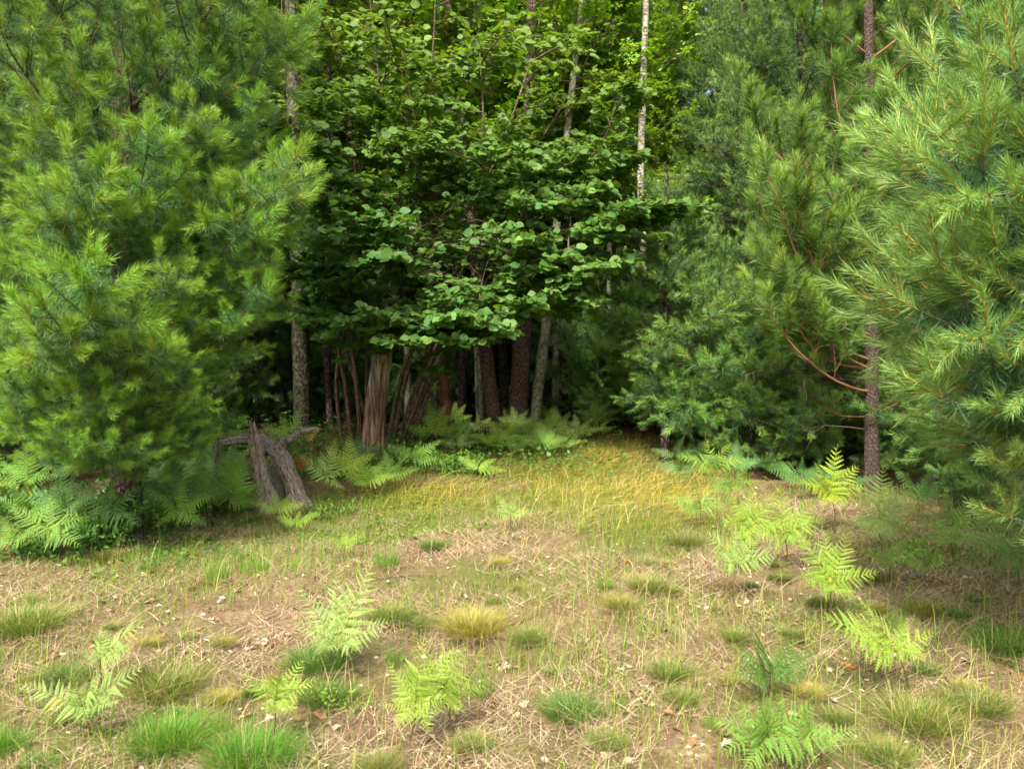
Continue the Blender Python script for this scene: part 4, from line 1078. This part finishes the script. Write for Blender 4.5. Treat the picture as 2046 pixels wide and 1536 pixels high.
r = np.random.default_rng(67)
for q in range(30):
    x, y = r.uniform(-150, 480), r.uniform(955, 1085)
    b = gp(x, y); d = b[1]; h = r.uniform(.3, .55) / d * F; w = r.uniform(.22, .36) / d * F
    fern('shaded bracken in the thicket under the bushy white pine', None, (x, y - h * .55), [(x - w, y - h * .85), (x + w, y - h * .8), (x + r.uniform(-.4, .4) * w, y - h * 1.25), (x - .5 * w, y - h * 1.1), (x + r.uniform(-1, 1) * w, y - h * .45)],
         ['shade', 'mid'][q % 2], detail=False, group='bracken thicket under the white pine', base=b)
for q in range(16):
    x, y = r.uniform(1330, 1900), r.uniform(925, 1000)
    b = gp(x, y); d = b[1]; h = r.uniform(.2, .4) / d * F; w = r.uniform(.2, .32) / d * F
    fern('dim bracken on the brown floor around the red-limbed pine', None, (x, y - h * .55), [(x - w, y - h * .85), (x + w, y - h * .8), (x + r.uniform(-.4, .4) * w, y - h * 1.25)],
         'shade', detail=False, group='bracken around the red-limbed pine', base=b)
# ------------------------------------------------------------------ bushes
def bush(label, basepx, w, h, size, cols, seed, n=420, name='blueberry_bush', cat='bush', group=None, base=None):
    r = np.random.default_rng(seed)
    b = gp(*basepx) if base is None else base
    T = empty(name, b, label, cat, group)
    st = MB(); pos, ax, no = [], [], []
    ns = max(6, n // 28)
    for s in range(ns):
        az = r.uniform(0, 6.28); rr = w * .5 * math.sqrt(r.uniform()); e = np.array([math.cos(az) * rr, math.sin(az) * rr * .8, h * r.uniform(.55, 1.0) * (1 - .4 * (rr / (w * .5)) ** 2)])
        p0 = np.array([e[0] * .35, e[1] * .35, -.02]); m = (p0 + e) / 2 + r.normal(0, .03, 3); P = spline([p0, m, e], 9)
        tube(st, P, np.linspace(.004, .0015, 9), 4, (.13, .10, .05))
        for q in range(n // ns):
            k = r.integers(2, 9); off = nrm(r.normal(size=3)) * r.uniform(0, .09) * np.array([1, 1, .6])
            pos.append(P[k] + off); ax.append(off * 6 + r.normal(0, .5, 3) + [0, 0, .35]); no.append(np.array([0, -.3, 1.]) + r.normal(0, .4, 3))
    k = r.uniform(0, 1, len(pos))[:, None]; c = np.array(cols[0]) * (1 - k) + np.array(cols[1]) * k
    lf = MB(); scatter_leaves(lf, leaf_shape(1, .5, n=3), pos, ax, no, size * r.uniform(.7, 1.2, len(pos)), c)
    obj('stems', st.build('stems', M_TWIG), T, kind='stuff'); obj('foliage', lf.build('foliage', M_LEAF), T, kind='stuff')
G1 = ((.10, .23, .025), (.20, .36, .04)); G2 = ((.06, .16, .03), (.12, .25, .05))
bush('leafy blueberry bush with small bright leaves beside the splintered stump', (430, 1020), .62, .40, .042, G1, 701, 900)
bush('leafy blueberry shrub hiding the foot of the bushy white pine', (235, 1078), .7, .45, .05, G2, 713, 700)
bush('bright blueberry bush pressed against the splintered stump', (470, 1030), .5, .30, .04, G1, 714, 600)
bush('leafy blueberry bush filling the gap between shaded bracken and stump roots', (375, 1035), .6, .36, .042, G1, 715, 600)
bush('taller blueberry shrub behind the dead stick', (330, 985), .7, .55, .045, G2, 702, 800)
bush('low green shrub at the edge of the shaded bracken', (330, 1060), .55, .26, .05, G1, 703, 500)
bush('shaded broad-leaved shrub under the bushy white pine', (180, 1095), .6, .28, .062, G2, 704, 420)
bush('dark low shrub at the clearing edge under the pine', (70, 1115), .6, .25, .055, G2, 705, 420)
bush('ground-hugging green shrub between stump and big sunlit bracken', (660, 1030), .6, .14, .035, G1, 706, 500)
bush('leafy undergrowth shrub at the foot of the hazel', (790, 945), .7, .30, .05, G2, 707, 600)
bush('dim leafy shrub beyond the yellow grass', (900, 945), .7, .28, .05, G1, 708, 600)
bush('small green shrub under the blue-green pine', (1830, 1120), .45, .14, .04, G1, 709, 350)
bush('dark leafy shrub behind the arched log', (480, 900), .8, .4, .05, G2, 710, 600)
bush('shaded leafy shrub beside the snag foot', (680, 955), .6, .26, .05, G2, 711, 500)
bush('yellow-green herb patch under the lime bracken', (690, 1420), .34, .11, .018, ((.11, .22, .02), (.22, .32, .03)), 712, 260, name='herb_patch', cat='herb')
r = np.random.default_rng(68)
for q in range(14):
    bush('leafy low shrub in the thicket along the shaded edge', (r.uniform(-120, 480), r.uniform(960, 1100)), r.uniform(.4, .7), r.uniform(.18, .4), r.uniform(.04, .06), G1 if q % 3 == 0 else G2, 760 + q, 380, group='shrubs of the shaded thicket')
for q in range(10):
    bush('dim leafy shrub on the crest below the hazel and snag', (r.uniform(600, 1000), r.uniform(905, 960)), r.uniform(.4, .7), r.uniform(.15, .3), r.uniform(.04, .055), G1 if q % 2 == 0 else G2, 780 + q, 320, group='shrubs below the hazel')
for q, (x, y) in enumerate([(200, 1160), (300, 1145), (330, 1120), (530, 1090), (240, 1070), (140, 1130), (860, 1040), (760, 1050), (1640, 1115), (960, 1060)]):
    bush('tiny low herb with glossy green leaves ' + near(x, y), (x, y), .17, .05, .035, G1, 720 + q, 60, name='small_herb', cat='herb', group='little herbs ' + near(x, y))

# ------------------------------------------------------------------ grass
def blades(mb, base, L, lean, w, c0, c1, r, droop=.5, seg=3, m=0):
    """arching blades: base points, lengths, lean directions (unit-ish), per-blade colours from c0..c1"""
    n = len(base); t = np.linspace(0, 1, seg + 1)
    L = np.broadcast_to(L, (n,)); lean = np.asarray(lean)
    up = np.zeros((n, 3)); up[:, 2] = 1
    P = base[:, None] + L[:, None, None] * (up[:, None] * (t - droop * .55 * t ** 2)[None, :, None] * (1 - .5 * np.linalg.norm(lean, axis=1).clip(0, 1.6))[:, None, None].clip(.12, 1) + lean[:, None] * (t * .45 + droop * .55 * t ** 2)[None, :, None])
    s = np.cross(nrm(lean + 1e-6), up) + r.normal(0, .3, (n, 3)); s = nrm(s) * (w * .5)
    k = r.uniform(0, 1, n)[:, None]; c = np.asarray(c0) * (1 - k) + np.asarray(c1) * k
    wt = (1 - t * .9)[None, :, None]
    A = P - s[:, None] * wt; B = P + s[:, None] * wt
    V = np.stack([A, B], 2).reshape(n, -1, 3); q = 2 * (seg + 1)
    f = []
    for i in range(seg):
        f += [[2 * i, 2 * i + 1, 2 * i + 3], [2 * i, 2 * i + 3, 2 * i + 2]]
    ff = np.array(f)[None] + (np.arange(n) * q)[:, None, None]
    mb.tris(V.reshape(-1, 3), ff.reshape(-1, 3), np.repeat(c, q, 0), m)

TUFT = {'bright': ((.05, .185, .008), (.14, .33, .025)), 'olive': ((.055, .14, .012), (.17, .26, .03)), 'yellow': ((.20, .26, .025), (.40, .37, .07)), 'spiky': ((.09, .23, .015), (.18, .34, .035)), 'dark': ((.05, .145, .014), (.12, .25, .03))}
def tuft_meshes(kind, seed):
    r = np.random.default_rng(seed); n = {'spiky': 240}.get(kind, 1900)
    g = MB(); az = r.uniform(0, 6.28, n); rr = .26 * np.sqrt(r.uniform(0, 1, n))
    b = np.stack([np.cos(az) * rr, np.sin(az) * rr, 0 * az - .01], 1)
    a2 = az + r.normal(0, .9, n); ln = (rr / .26 * .55 + np.abs(r.normal(0, .22, n)))
    le = np.stack([np.cos(a2) * ln, np.sin(a2) * ln, 0 * az], 1)
    c0, c1 = TUFT[kind]
    blades(g, b, np.clip(r.normal(.36, .15, n), .1, .8) * (1.15 if kind == 'spiky' else 1), le * (.7 if kind == 'spiky' else 1), (.010 if kind == 'spiky' else .0048), c0, c1, r, droop=.35 if kind == 'spiky' else .8)
    q = r.uniform(size=n) < (.06 if kind in ('bright', 'dark') else .2)
    blades(g, b[q], r.uniform(.3, .7, q.sum()), le[q] * .9, .004, (.36, .27, .10), (.55, .45, .22), r, droop=.8)
    d = MB(); m = 700; az = r.uniform(0, 6.28, m); rr = r.uniform(.12, .34, m)
    b = np.stack([np.cos(az) * rr, np.sin(az) * rr, 0 * az + .012], 1); a2 = az + r.normal(0, .5, m); ln = r.uniform(.9, 1.5, m)
    le = np.stack([np.cos(a2) * ln, np.sin(a2) * ln, -.12 + 0 * az], 1)
    blades(d, b, r.uniform(.15, .34, m), le, .0042, (.30, .19, .11), (.52, .38, .24), r, droop=.6, seg=2)
    return g.build('blades', M_GRASS), d.build('dead_blades', M_DRY)
TUFTM = {k: [tuft_meshes(k, 800 + i * 5 + q) for q in range(2)] for i, k in enumerate(TUFT)}
TUFTS = [  # x, y of the base, width in pixels, kind, label (None: look-alikes)
 (340, 1495, 205, 'bright', 'wide vivid green tussock beside the small lime bracken'), (505, 1530, 220, 'bright', 'largest vivid green tussock at the stalk of the small lime bracken'),
 (335, 1385, 190, 'olive', 'wide olive tussock with a tan dead skirt beside the fanned pale bracken'), (632, 1335, 150, 'dark', 'dark green tussock at the foot of the tall light green bracken'),
 (655, 1400, 150, 'dark', 'dark tussock behind the yellow-green herb patch'), (782, 1240, 115, 'olive', 'arched green tussock beside the tall light green bracken with pinkish dead base'),
 (845, 1255, 85, 'dark', None), (945, 1262, 160, 'yellow', 'wide yellowish tussock between dark small tussocks'), (1055, 1280, 90, 'olive', None),
 (510, 1150, 95, 'spiky', 'spiky bright green tuft of stiff blades in open litter, wider of a pair'), (435, 1160, 80, 'spiky', 'spiky yellowish tuft of stiff blades, narrower of a pair'),
 (772, 1132, 80, 'spiky', 'spiky upright tuft of stiff blades behind the tall light green bracken'), (592, 1138, 50, 'spiky', None),
 (390, 1080, 65, 'olive', None), (212, 1118, 75, 'olive', None), (502, 1045, 65, 'olive', 'green tuft at the foot of the splintered stump'), (868, 1098, 75, 'dark', None),
 (1338, 1352, 110, 'olive', 'round olive tussock alone beside the dark edge-on bracken'), (1140, 1432, 150, 'dark', 'vivid dark green tussock alone in the trampled litter'),
 (1240, 1215, 90, 'yellow', None), (1292, 1178, 95, 'olive', 'tussock with a long pinkish dead skirt in the middle of the clearing'), (1368, 1092, 90, 'olive', 'green tuft at the lower edge of the golden grass'),
 (1640, 1212, 75, 'olive', None), (1745, 1160, 80, 'olive', None), (1842, 1222, 95, 'olive', None), (1912, 1232, 65, 'dark', 'narrow dark tuft under the blue-green pine'),
 (45, 1262, 190, 'olive', 'wide grassy tussock with pale dead blades hanging below it'), (130, 1365, 130, 'dark', 'dark tussock behind the fanned pale bracken'), (2010, 1300, 170, 'dark', 'broad dark tussock in the shade below the blue-green pine'),
 (1950, 1420, 150, 'olive', None), (1835, 1450, 190, 'olive', 'broad wispy tussock beyond the thick fern clump'), (5, 1500, 120, 'bright', None), (760, 1545, 110, 'olive', None), (1770, 1520, 130, 'olive', None),
 (1100, 1345, 45, 'dark', None), (1560, 1160, 60, 'olive', None), (700, 1250, 70, 'olive', None), (1330, 1130, 50, 'yellow', None), (1000, 1130, 50, 'yellow', None), (300, 1290, 60, 'yellow', None), (450, 1290, 60, 'yellow', None), (1480, 1290, 60, 'olive', None),
]
r = np.random.default_rng(188)
for q in range(62):
    yy = 1060 + 480 * r.uniform() ** 1.1
    TUFTS.append((r.uniform(-60, 2100), yy, r.uniform(35, 75) * (.55 + (yy - 1000) / 600), ['olive', 'olive', 'yellow', 'spiky', 'dark'][r.integers(5)], None))
r = np.random.default_rng(88)
for i, (x, y, w, kind, lab) in enumerate(TUFTS):
    b = gp(x, y); s = w / F * b[1] / .82
    lab2 = lab or {'olive': 'small olive grass tuft with tan dead blades ', 'dark': 'small dark green grass tuft ', 'yellow': 'small yellowish wispy grass tuft ', 'spiky': 'small spiky stiff grass tuft ', 'bright': 'vivid green grass tuft '}[kind] + near(x, y)
    T = empty('grass_tuft', b, lab2, 'grass tuft', None if lab else kind + ' grass tufts ' + near(x, y), r.uniform(0, 6.28))
    T.scale = (s, s, s * r.uniform(.75, 1.05) * (1.25 if kind == 'spiky' else 1))
    g, d = TUFTM[kind][i % 2]
    obj('blades', g, T); obj('dead_blades', d, T)

def in_view_points(n, xlo, xhi, ylo, yhi, r, marg=0):
    """random ground points under a range of pixels, spread evenly over the ground"""
    out = []
    a = gp(1023, yhi)[1]; b = gp(1023, ylo)[1]
    while sum(map(len, out)) < n:
        d = np.sqrt(r.uniform(a * a, b * b, n)); x = r.uniform(xlo, xhi, n)
        X = (x - 1023) / F * d
        out.append(np.stack([X, d, gz(X, d)], 1))
    return np.concatenate(out)[:n]

# matted dead grass, needles and thin living blades over the clearing
r = np.random.default_rng(91)
p = in_view_points(72000, -350, 2400, 1000, 1640, r)
keep = (np.sin(p[:, 0] * 3.3 + 2 * np.sin(p[:, 1] * 2.3)) + np.sin(p[:, 1] * 4.1 - p[:, 0] * 1.7) + .7 * np.sin(p[:, 0] * 9 + 3 * np.sin(p[:, 1] * 7)) + r.normal(0, .6, len(p))) > -.5
p = p[keep]
az = r.uniform(0, 6.28, len(p)); mb = MB()
blades(mb, p + [0, 0, .004], r.uniform(.06, .22, len(p)), np.stack([np.cos(az) * 1.4, np.sin(az) * 1.4, r.uniform(-.02, .12, len(p))], 1), .0038, (.32, .22, .12), (.66, .55, .36), r, droop=.2, seg=2)
obj('dry_grass', mb.build('dry_grass', M_DRY), label='matted tan dead grass lying over the clearing', category='grass', kind='stuff') if False else obj('dry_grass', mb.build('dry_grass', M_DRY), label='matted tan dead grass lying over the clearing', cat='grass', kind='stuff')
p = np.vstack([in_view_points(70000, -350, 2400, 980, 1640, r), in_view_points(16000, 250, 1500, 985, 1130, r)])
keep = (np.sin(p[:, 0] * 2.1 + 1.3 * np.sin(p[:, 1] * 1.7)) + np.sin(p[:, 1] * 2.9 + p[:, 0]) + r.normal(0, .7, len(p))) > -.1
p = p[keep]; az = r.uniform(0, 6.28, len(p)); ln = np.abs(r.normal(.25, .35, len(p))); mb = MB()
blades(mb, p - [0, 0, .005], r.uniform(.05, .23, len(p)), np.stack([np.cos(az) * ln, np.sin(az) * ln, 0 * az], 1), .004, (.09, .21, .018), (.30, .35, .06), r, droop=.6, seg=2)
obj('short_grass', mb.build('short_grass', M_GRASS), label='thin short green and yellow grass scattered through the litter', cat='grass', kind='stuff')
p = in_view_points(3400, -350, 2400, 1000, 1640, r); p = p[(np.sin(p[:, 0] * 2.6 + 1 + 1.5 * np.sin(p[:, 1] * 2.2)) + np.sin(p[:, 1] * 3.3 - p[:, 0]) + r.normal(0, .4, len(p))) > .1]; az = r.normal(-.3, 1.3, len(p)); ln = np.abs(r.normal(.6, .35, len(p))); mb = MB()
blades(mb, p - [0, 0, .005], r.uniform(.25, .55, len(p)), np.stack([np.cos(az) * ln, np.sin(az) * ln, 0 * az], 1), .0034, (.42, .31, .12), (.62, .52, .28), r, droop=.75, seg=5)
obj('wispy_grass', mb.build('wispy_grass', M_DRY), label='long thin straw-coloured grass stems arching over the clearing', cat='grass', kind='stuff')
p = in_view_points(2600, -350, 2400, 1250, 1640, r); az = r.normal(-.3, 1.3, len(p)); ln = np.abs(r.normal(.5, .35, len(p))); mb = MB()
p = p[(p[:, 0] > .3) | (r.uniform(size=len(p)) < .35)]; az = az[:len(p)]; ln = ln[:len(p)]
blades(mb, p - [0, 0, .005], r.uniform(.15, .42, len(p)), np.stack([np.cos(az) * ln, np.sin(az) * ln, 0 * az], 1), .0042, (.14, .24, .03), (.36, .38, .10), r, droop=.75, seg=4)
obj('wispy_grass', mb.build('wispy_grass', M_GRASS), label='long thin green grass blades through the near litter', cat='grass', kind='stuff')
# golden grass on the bank
def patch(cx, cy, rx, ry, n):
    q = r.normal(size=(n, 2)) * .5
    return np.array([gp(cx + a * rx, np.clip(cy + b * ry, 885, 1120)) for a, b in q])
p = np.vstack([patch(1230, 985, 230, 70, 2600), patch(1120, 935, 200, 45, 1300), patch(1190, 905, 110, 22, 1000), patch(850, 990, 160, 40, 1100), patch(1350, 1000, 110, 50, 900)])
az = r.normal(-.3, 1.2, len(p)); ln = np.abs(r.normal(.55, .35, len(p))); mb = MB()
blades(mb, np.repeat(p, 3, 0) + np.c_[r.normal(0, .03, (3 * len(p), 2)), np.zeros(3 * len(p)) - .01], r.uniform(.07, .2, 3 * len(p)), np.repeat(np.stack([np.cos(az) * ln, np.sin(az) * ln, 0 * az], 1), 3, 0) + r.normal(0, .25, (3 * len(p), 3)) * [1, 1, 0],
       .0045, (.17, .24, .02), (.42, .37, .05), r, droop=.7, seg=3)
k = r.uniform(size=len(p)) < .42
ln = ln + .45
blades(mb, p[k], r.uniform(.3, .62, k.sum()), np.stack([np.cos(az) * ln, np.sin(az) * ln, 0 * az], 1)[k], .0036, (.50, .36, .08), (.68, .53, .20), r, droop=.9, seg=6)
obj('golden_grass', mb.build('golden_grass', M_GRASS), label='golden long grass combed over on the sunny bank', cat='grass', kind='stuff')
p = in_view_points(9000, 500, 1500, 880, 985, r); az = r.uniform(0, 6.28, len(p)); ln = np.abs(r.normal(.4, .3, len(p))); mb = MB()
blades(mb, p, r.uniform(.1, .3, len(p)), np.stack([np.cos(az) * ln, np.sin(az) * ln, 0 * az], 1), .005, (.07, .15, .02), (.20, .26, .04), r, droop=.6, seg=2)
obj('bank_grass', mb.build('bank_grass', M_GRASS), label='green grass along the foot of the wood', cat='grass', kind='stuff')
# low leafy ground cover at the shaded edges
def cover(name, label, n, xlo, xhi, ylo, yhi, cols, size, seed, h=.10):
    r = np.random.default_rng(seed); p = in_view_points(n, xlo, xhi, ylo, yhi, r)
    p[:, 2] += r.uniform(.005, h, n); mb = MB(); k = r.uniform(0, 1, n)[:, None]
    keep = (np.sin(p[:, 0] * 4 + np.sin(p[:, 1] * 5)) + np.sin(p[:, 1] * 6.1 + p[:, 0] * 2) + r.normal(0, .5, n)) > -.3
    scatter_leaves(mb, leaf_shape(1, .6, n=3), p[keep], (r.normal(size=(n, 3)) * [1, 1, .3])[keep], (np.array([0, 0, 1.]) + r.normal(0, .35, (n, 3)))[keep], (size * r.uniform(.6, 1.2, n))[keep], (np.array(cols[0]) * (1 - k) + np.array(cols[1]) * k)[keep])
    obj(name, mb.build(name, M_LEAF), label=label, cat='ground cover', kind='stuff')
cover('ground_cover', 'low leafy ground cover under the bushy white pine', 5000, -400, 520, 985, 1120, G2, .045, 1)
cover('ground_cover', 'low bright ground cover around the big sunlit bracken', 2600, 560, 930, 975, 1060, G1, .032, 2, .05)
cover('ground_cover', 'shaded leafy undergrowth along the foot of the wood', 9000, 300, 1250, 872, 960, G2, .055, 3, .28)
cover('ground_cover', 'low green plants under the blue-green pine', 2500, 1700, 2300, 1040, 1180, G1, .035, 4, .05)

# ------------------------------------------------------------------ fallen leaves
def dead_leaf_mesh(seed, col):
    r = np.random.default_rng(seed); n = 18; a = np.linspace(0, 2 * np.pi, n, endpoint=False)
    rad = .5 * (.62 + .38 * np.abs(np.cos(a * 3.5 + .3))) * (1 + .1 * r.normal(size=n))
    V = np.stack([np.cos(a) * rad, np.sin(a) * rad * .62, .10 * np.cos(2 * a + r.uniform(0, 6)) + .06 * np.sin(3 * a) + .06], 1)
    V = np.vstack([V, [[0, 0, .02]], [[.75, .02, .03]], [[.5, .012, .05]], [[.5, -.012, .05]]]); i = np.arange(n)
    f = np.vstack([np.stack([i, (i + 1) % n, np.full(n, n)], 1), [[n + 1, n + 2, n + 3]]])
    mb = MB(); mb.tris(V, f, np.array(col) * r.uniform(.85, 1.15, (len(V), 1))); return mb.build('dead_leaf', M_DRY)
DL = [dead_leaf_mesh(i, c) for i, c in enumerate([(.40, .31, .21), (.47, .39, .28), (.32, .23, .145), (.55, .48, .38)])]
DLB = [dead_leaf_mesh(20 + i, c) for i, c in enumerate([(.36, .20, .10), (.27, .15, .085)])]
DLO = dead_leaf_mesh(30, (.55, .24, .05))
r = np.random.default_rng(99)
def put_leaf(me, p, s, label, group=None):
    o = obj('dead_leaf', me, label=label, cat='dead leaf', group=group)
    o.location = [float(p[0]), float(p[1]), float(p[2]) + .012]; o.rotation_euler = (r.normal(0, .25), r.normal(0, .25), r.uniform(0, 6.28)); o.scale = (s, s, s)
r = np.random.default_rng(99)
clusters = [(300, 1160, 60), (420, 1180, 90), (600, 1150, 40), (290, 1200, 60), (1230, 1330, 40), (1000, 1330, 30), (510, 1295, 30), (1290, 1390, 40), (100, 1310, 80), (1560, 1205, 70), (640, 1230, 60), (200, 1440, 50), (1640, 1330, 80), (1020, 1430, 60),
            (850, 1380, 50), (600, 1440, 60), (1400, 1480, 70), (1250, 1500, 60), (1050, 1180, 120), (370, 1250, 90)]
for q in range(230):
    if q < 150:
        cx, cy, s = clusters[q % len(clusters)]; x, y = cx + r.normal(0, s * .7), cy + r.normal(0, s * .25)
    else:
        x, y = r.uniform(-60, 2100), r.uniform(1080, 1560)
    t = [0, 1, 2, 2, 0, 3][r.integers(6)] if r.uniform() < .7 else 4 + r.integers(2)
    y = max(y, 1050); w = ['curled tan', 'curled pale tan', 'curled brownish-tan', 'whitish curled', 'brown curled', 'dark brown curled'][t]
    put_leaf((DL + DLB)[t], gp(x, y), r.uniform(.035, .075), w + ' fallen oak leaf ' + near(x, y), w + ' leaves ' + near(x, y))
for (x, y, lab) in [(1708, 1340, 'rusty orange fallen leaf near the glowing bracken stalk'), (1255, 1127, 'orange-tan fallen leaf in the middle of the clearing'), (1690, 1335, 'small orange leaf scrap beside the rusty leaf'), (1575, 1110, 'orange leaf at the shade edge under the broad bracken'), (395, 1117, 'yellow fallen leaf behind the spiky tufts')]:
    put_leaf(DLO, gp(x, y), .075, lab)
p = in_view_points(3600, -350, 2400, 960, 1640, r); mb = MB(); n = len(p)
k = r.uniform(0, 1, n)[:, None]
scatter_leaves(mb, leaf_shape(1, .55, fold=.35, n=2), p + [0, 0, .008], r.normal(size=(n, 3)) * [1, 1, .15], np.array([0, 0, 1.]) + r.normal(0, .35, (n, 3)), r.uniform(.015, .045, n), np.array([.24, .13, .07]) * (1 - k) + np.array([.66, .55, .42]) * k)
obj('leaf_litter', mb.build('leaf_litter', M_DRY), label='small scraps of dead leaves strewn over the clearing', cat='leaf litter', kind='stuff')
# twigs lying under the pines
for q, (x, y, a, l) in enumerate([(740, 1170, .3, .5), (1540, 955, .5, .7), (500, 1090, -.3, .5), (1900, 1180, 2.0, .5), (300, 1110, .9, .4)]):
    b = gp(x, y); T = empty('fallen_twig', b, ['thin dead twig lying behind the upright spiky tuft', 'reddish dead branch on the ground before the red-limbed pine', 'grey dead twig in the litter before the arched log', 'dead twig under the blue-green pine', 'short dead twig by the little herbs'][q], 'twig')
    place_branch(T, BR_DEAD[q % 4], [0, 0, .03], [math.cos(a), math.sin(a), .03], l, 0, 'stick')

# ------------------------------------------------------------------ the wood beyond, one mass
def far_wood():
    r = np.random.default_rng(123); mb = MB()
    n = 3400
    cx = r.uniform(-48, 48, n); cy = r.uniform(27, 40, n); cz = .8 + 18 * r.uniform(0, 1, n) ** 1.5
    per = 44; pos = np.stack([cx, cy, cz], 1).repeat(per, 0) + r.normal(0, 1, (n * per, 3)) * [.75, .75, .28]
    base = np.where(r.uniform(size=n) < .45, 0, 1).repeat(per)
    c = np.where(base[:, None] == 0, np.array([[.07, .16, .05]]), np.array([[.18, .31, .04]])) * r.uniform(.6, 1.4, (n * per, 1))
    m = len(pos); u = nrm(r.normal(size=(m, 3)) * [1, 1, .5]); v = nrm(np.cross(u, r.normal(size=(m, 3)))); s = r.uniform(.12, .26, m)[:, None]
    V = np.stack([pos - u * s, pos + v * s * .5, pos + u * s], 1).reshape(-1, 3)
    mb.tris(V, np.arange(3 * m).reshape(-1, 3), c.repeat(3, 0), 0)
    for q in range(70):
        x, y = r.uniform(-46, 46), r.uniform(30, 43); g = gz(x, y); t = np.linspace(0, 1, 6)[:, None]
        tube(mb, np.array([x, y, g - .2]) + t * np.array([r.normal(0, .4), r.normal(0, .4), 17]), np.linspace(.2, .05, 6), 7, (.06, .05, .04), 1)
    obj('distant_forest', mb.build('distant_forest', [M_LEAF, M_TWIG]), label='far wood closing the view behind the trees', cat='forest', kind='stuff')
far_wood()
print('objects', len(bpy.data.objects), 'tris', sum(len(m.polygons) for m in bpy.data.meshes))
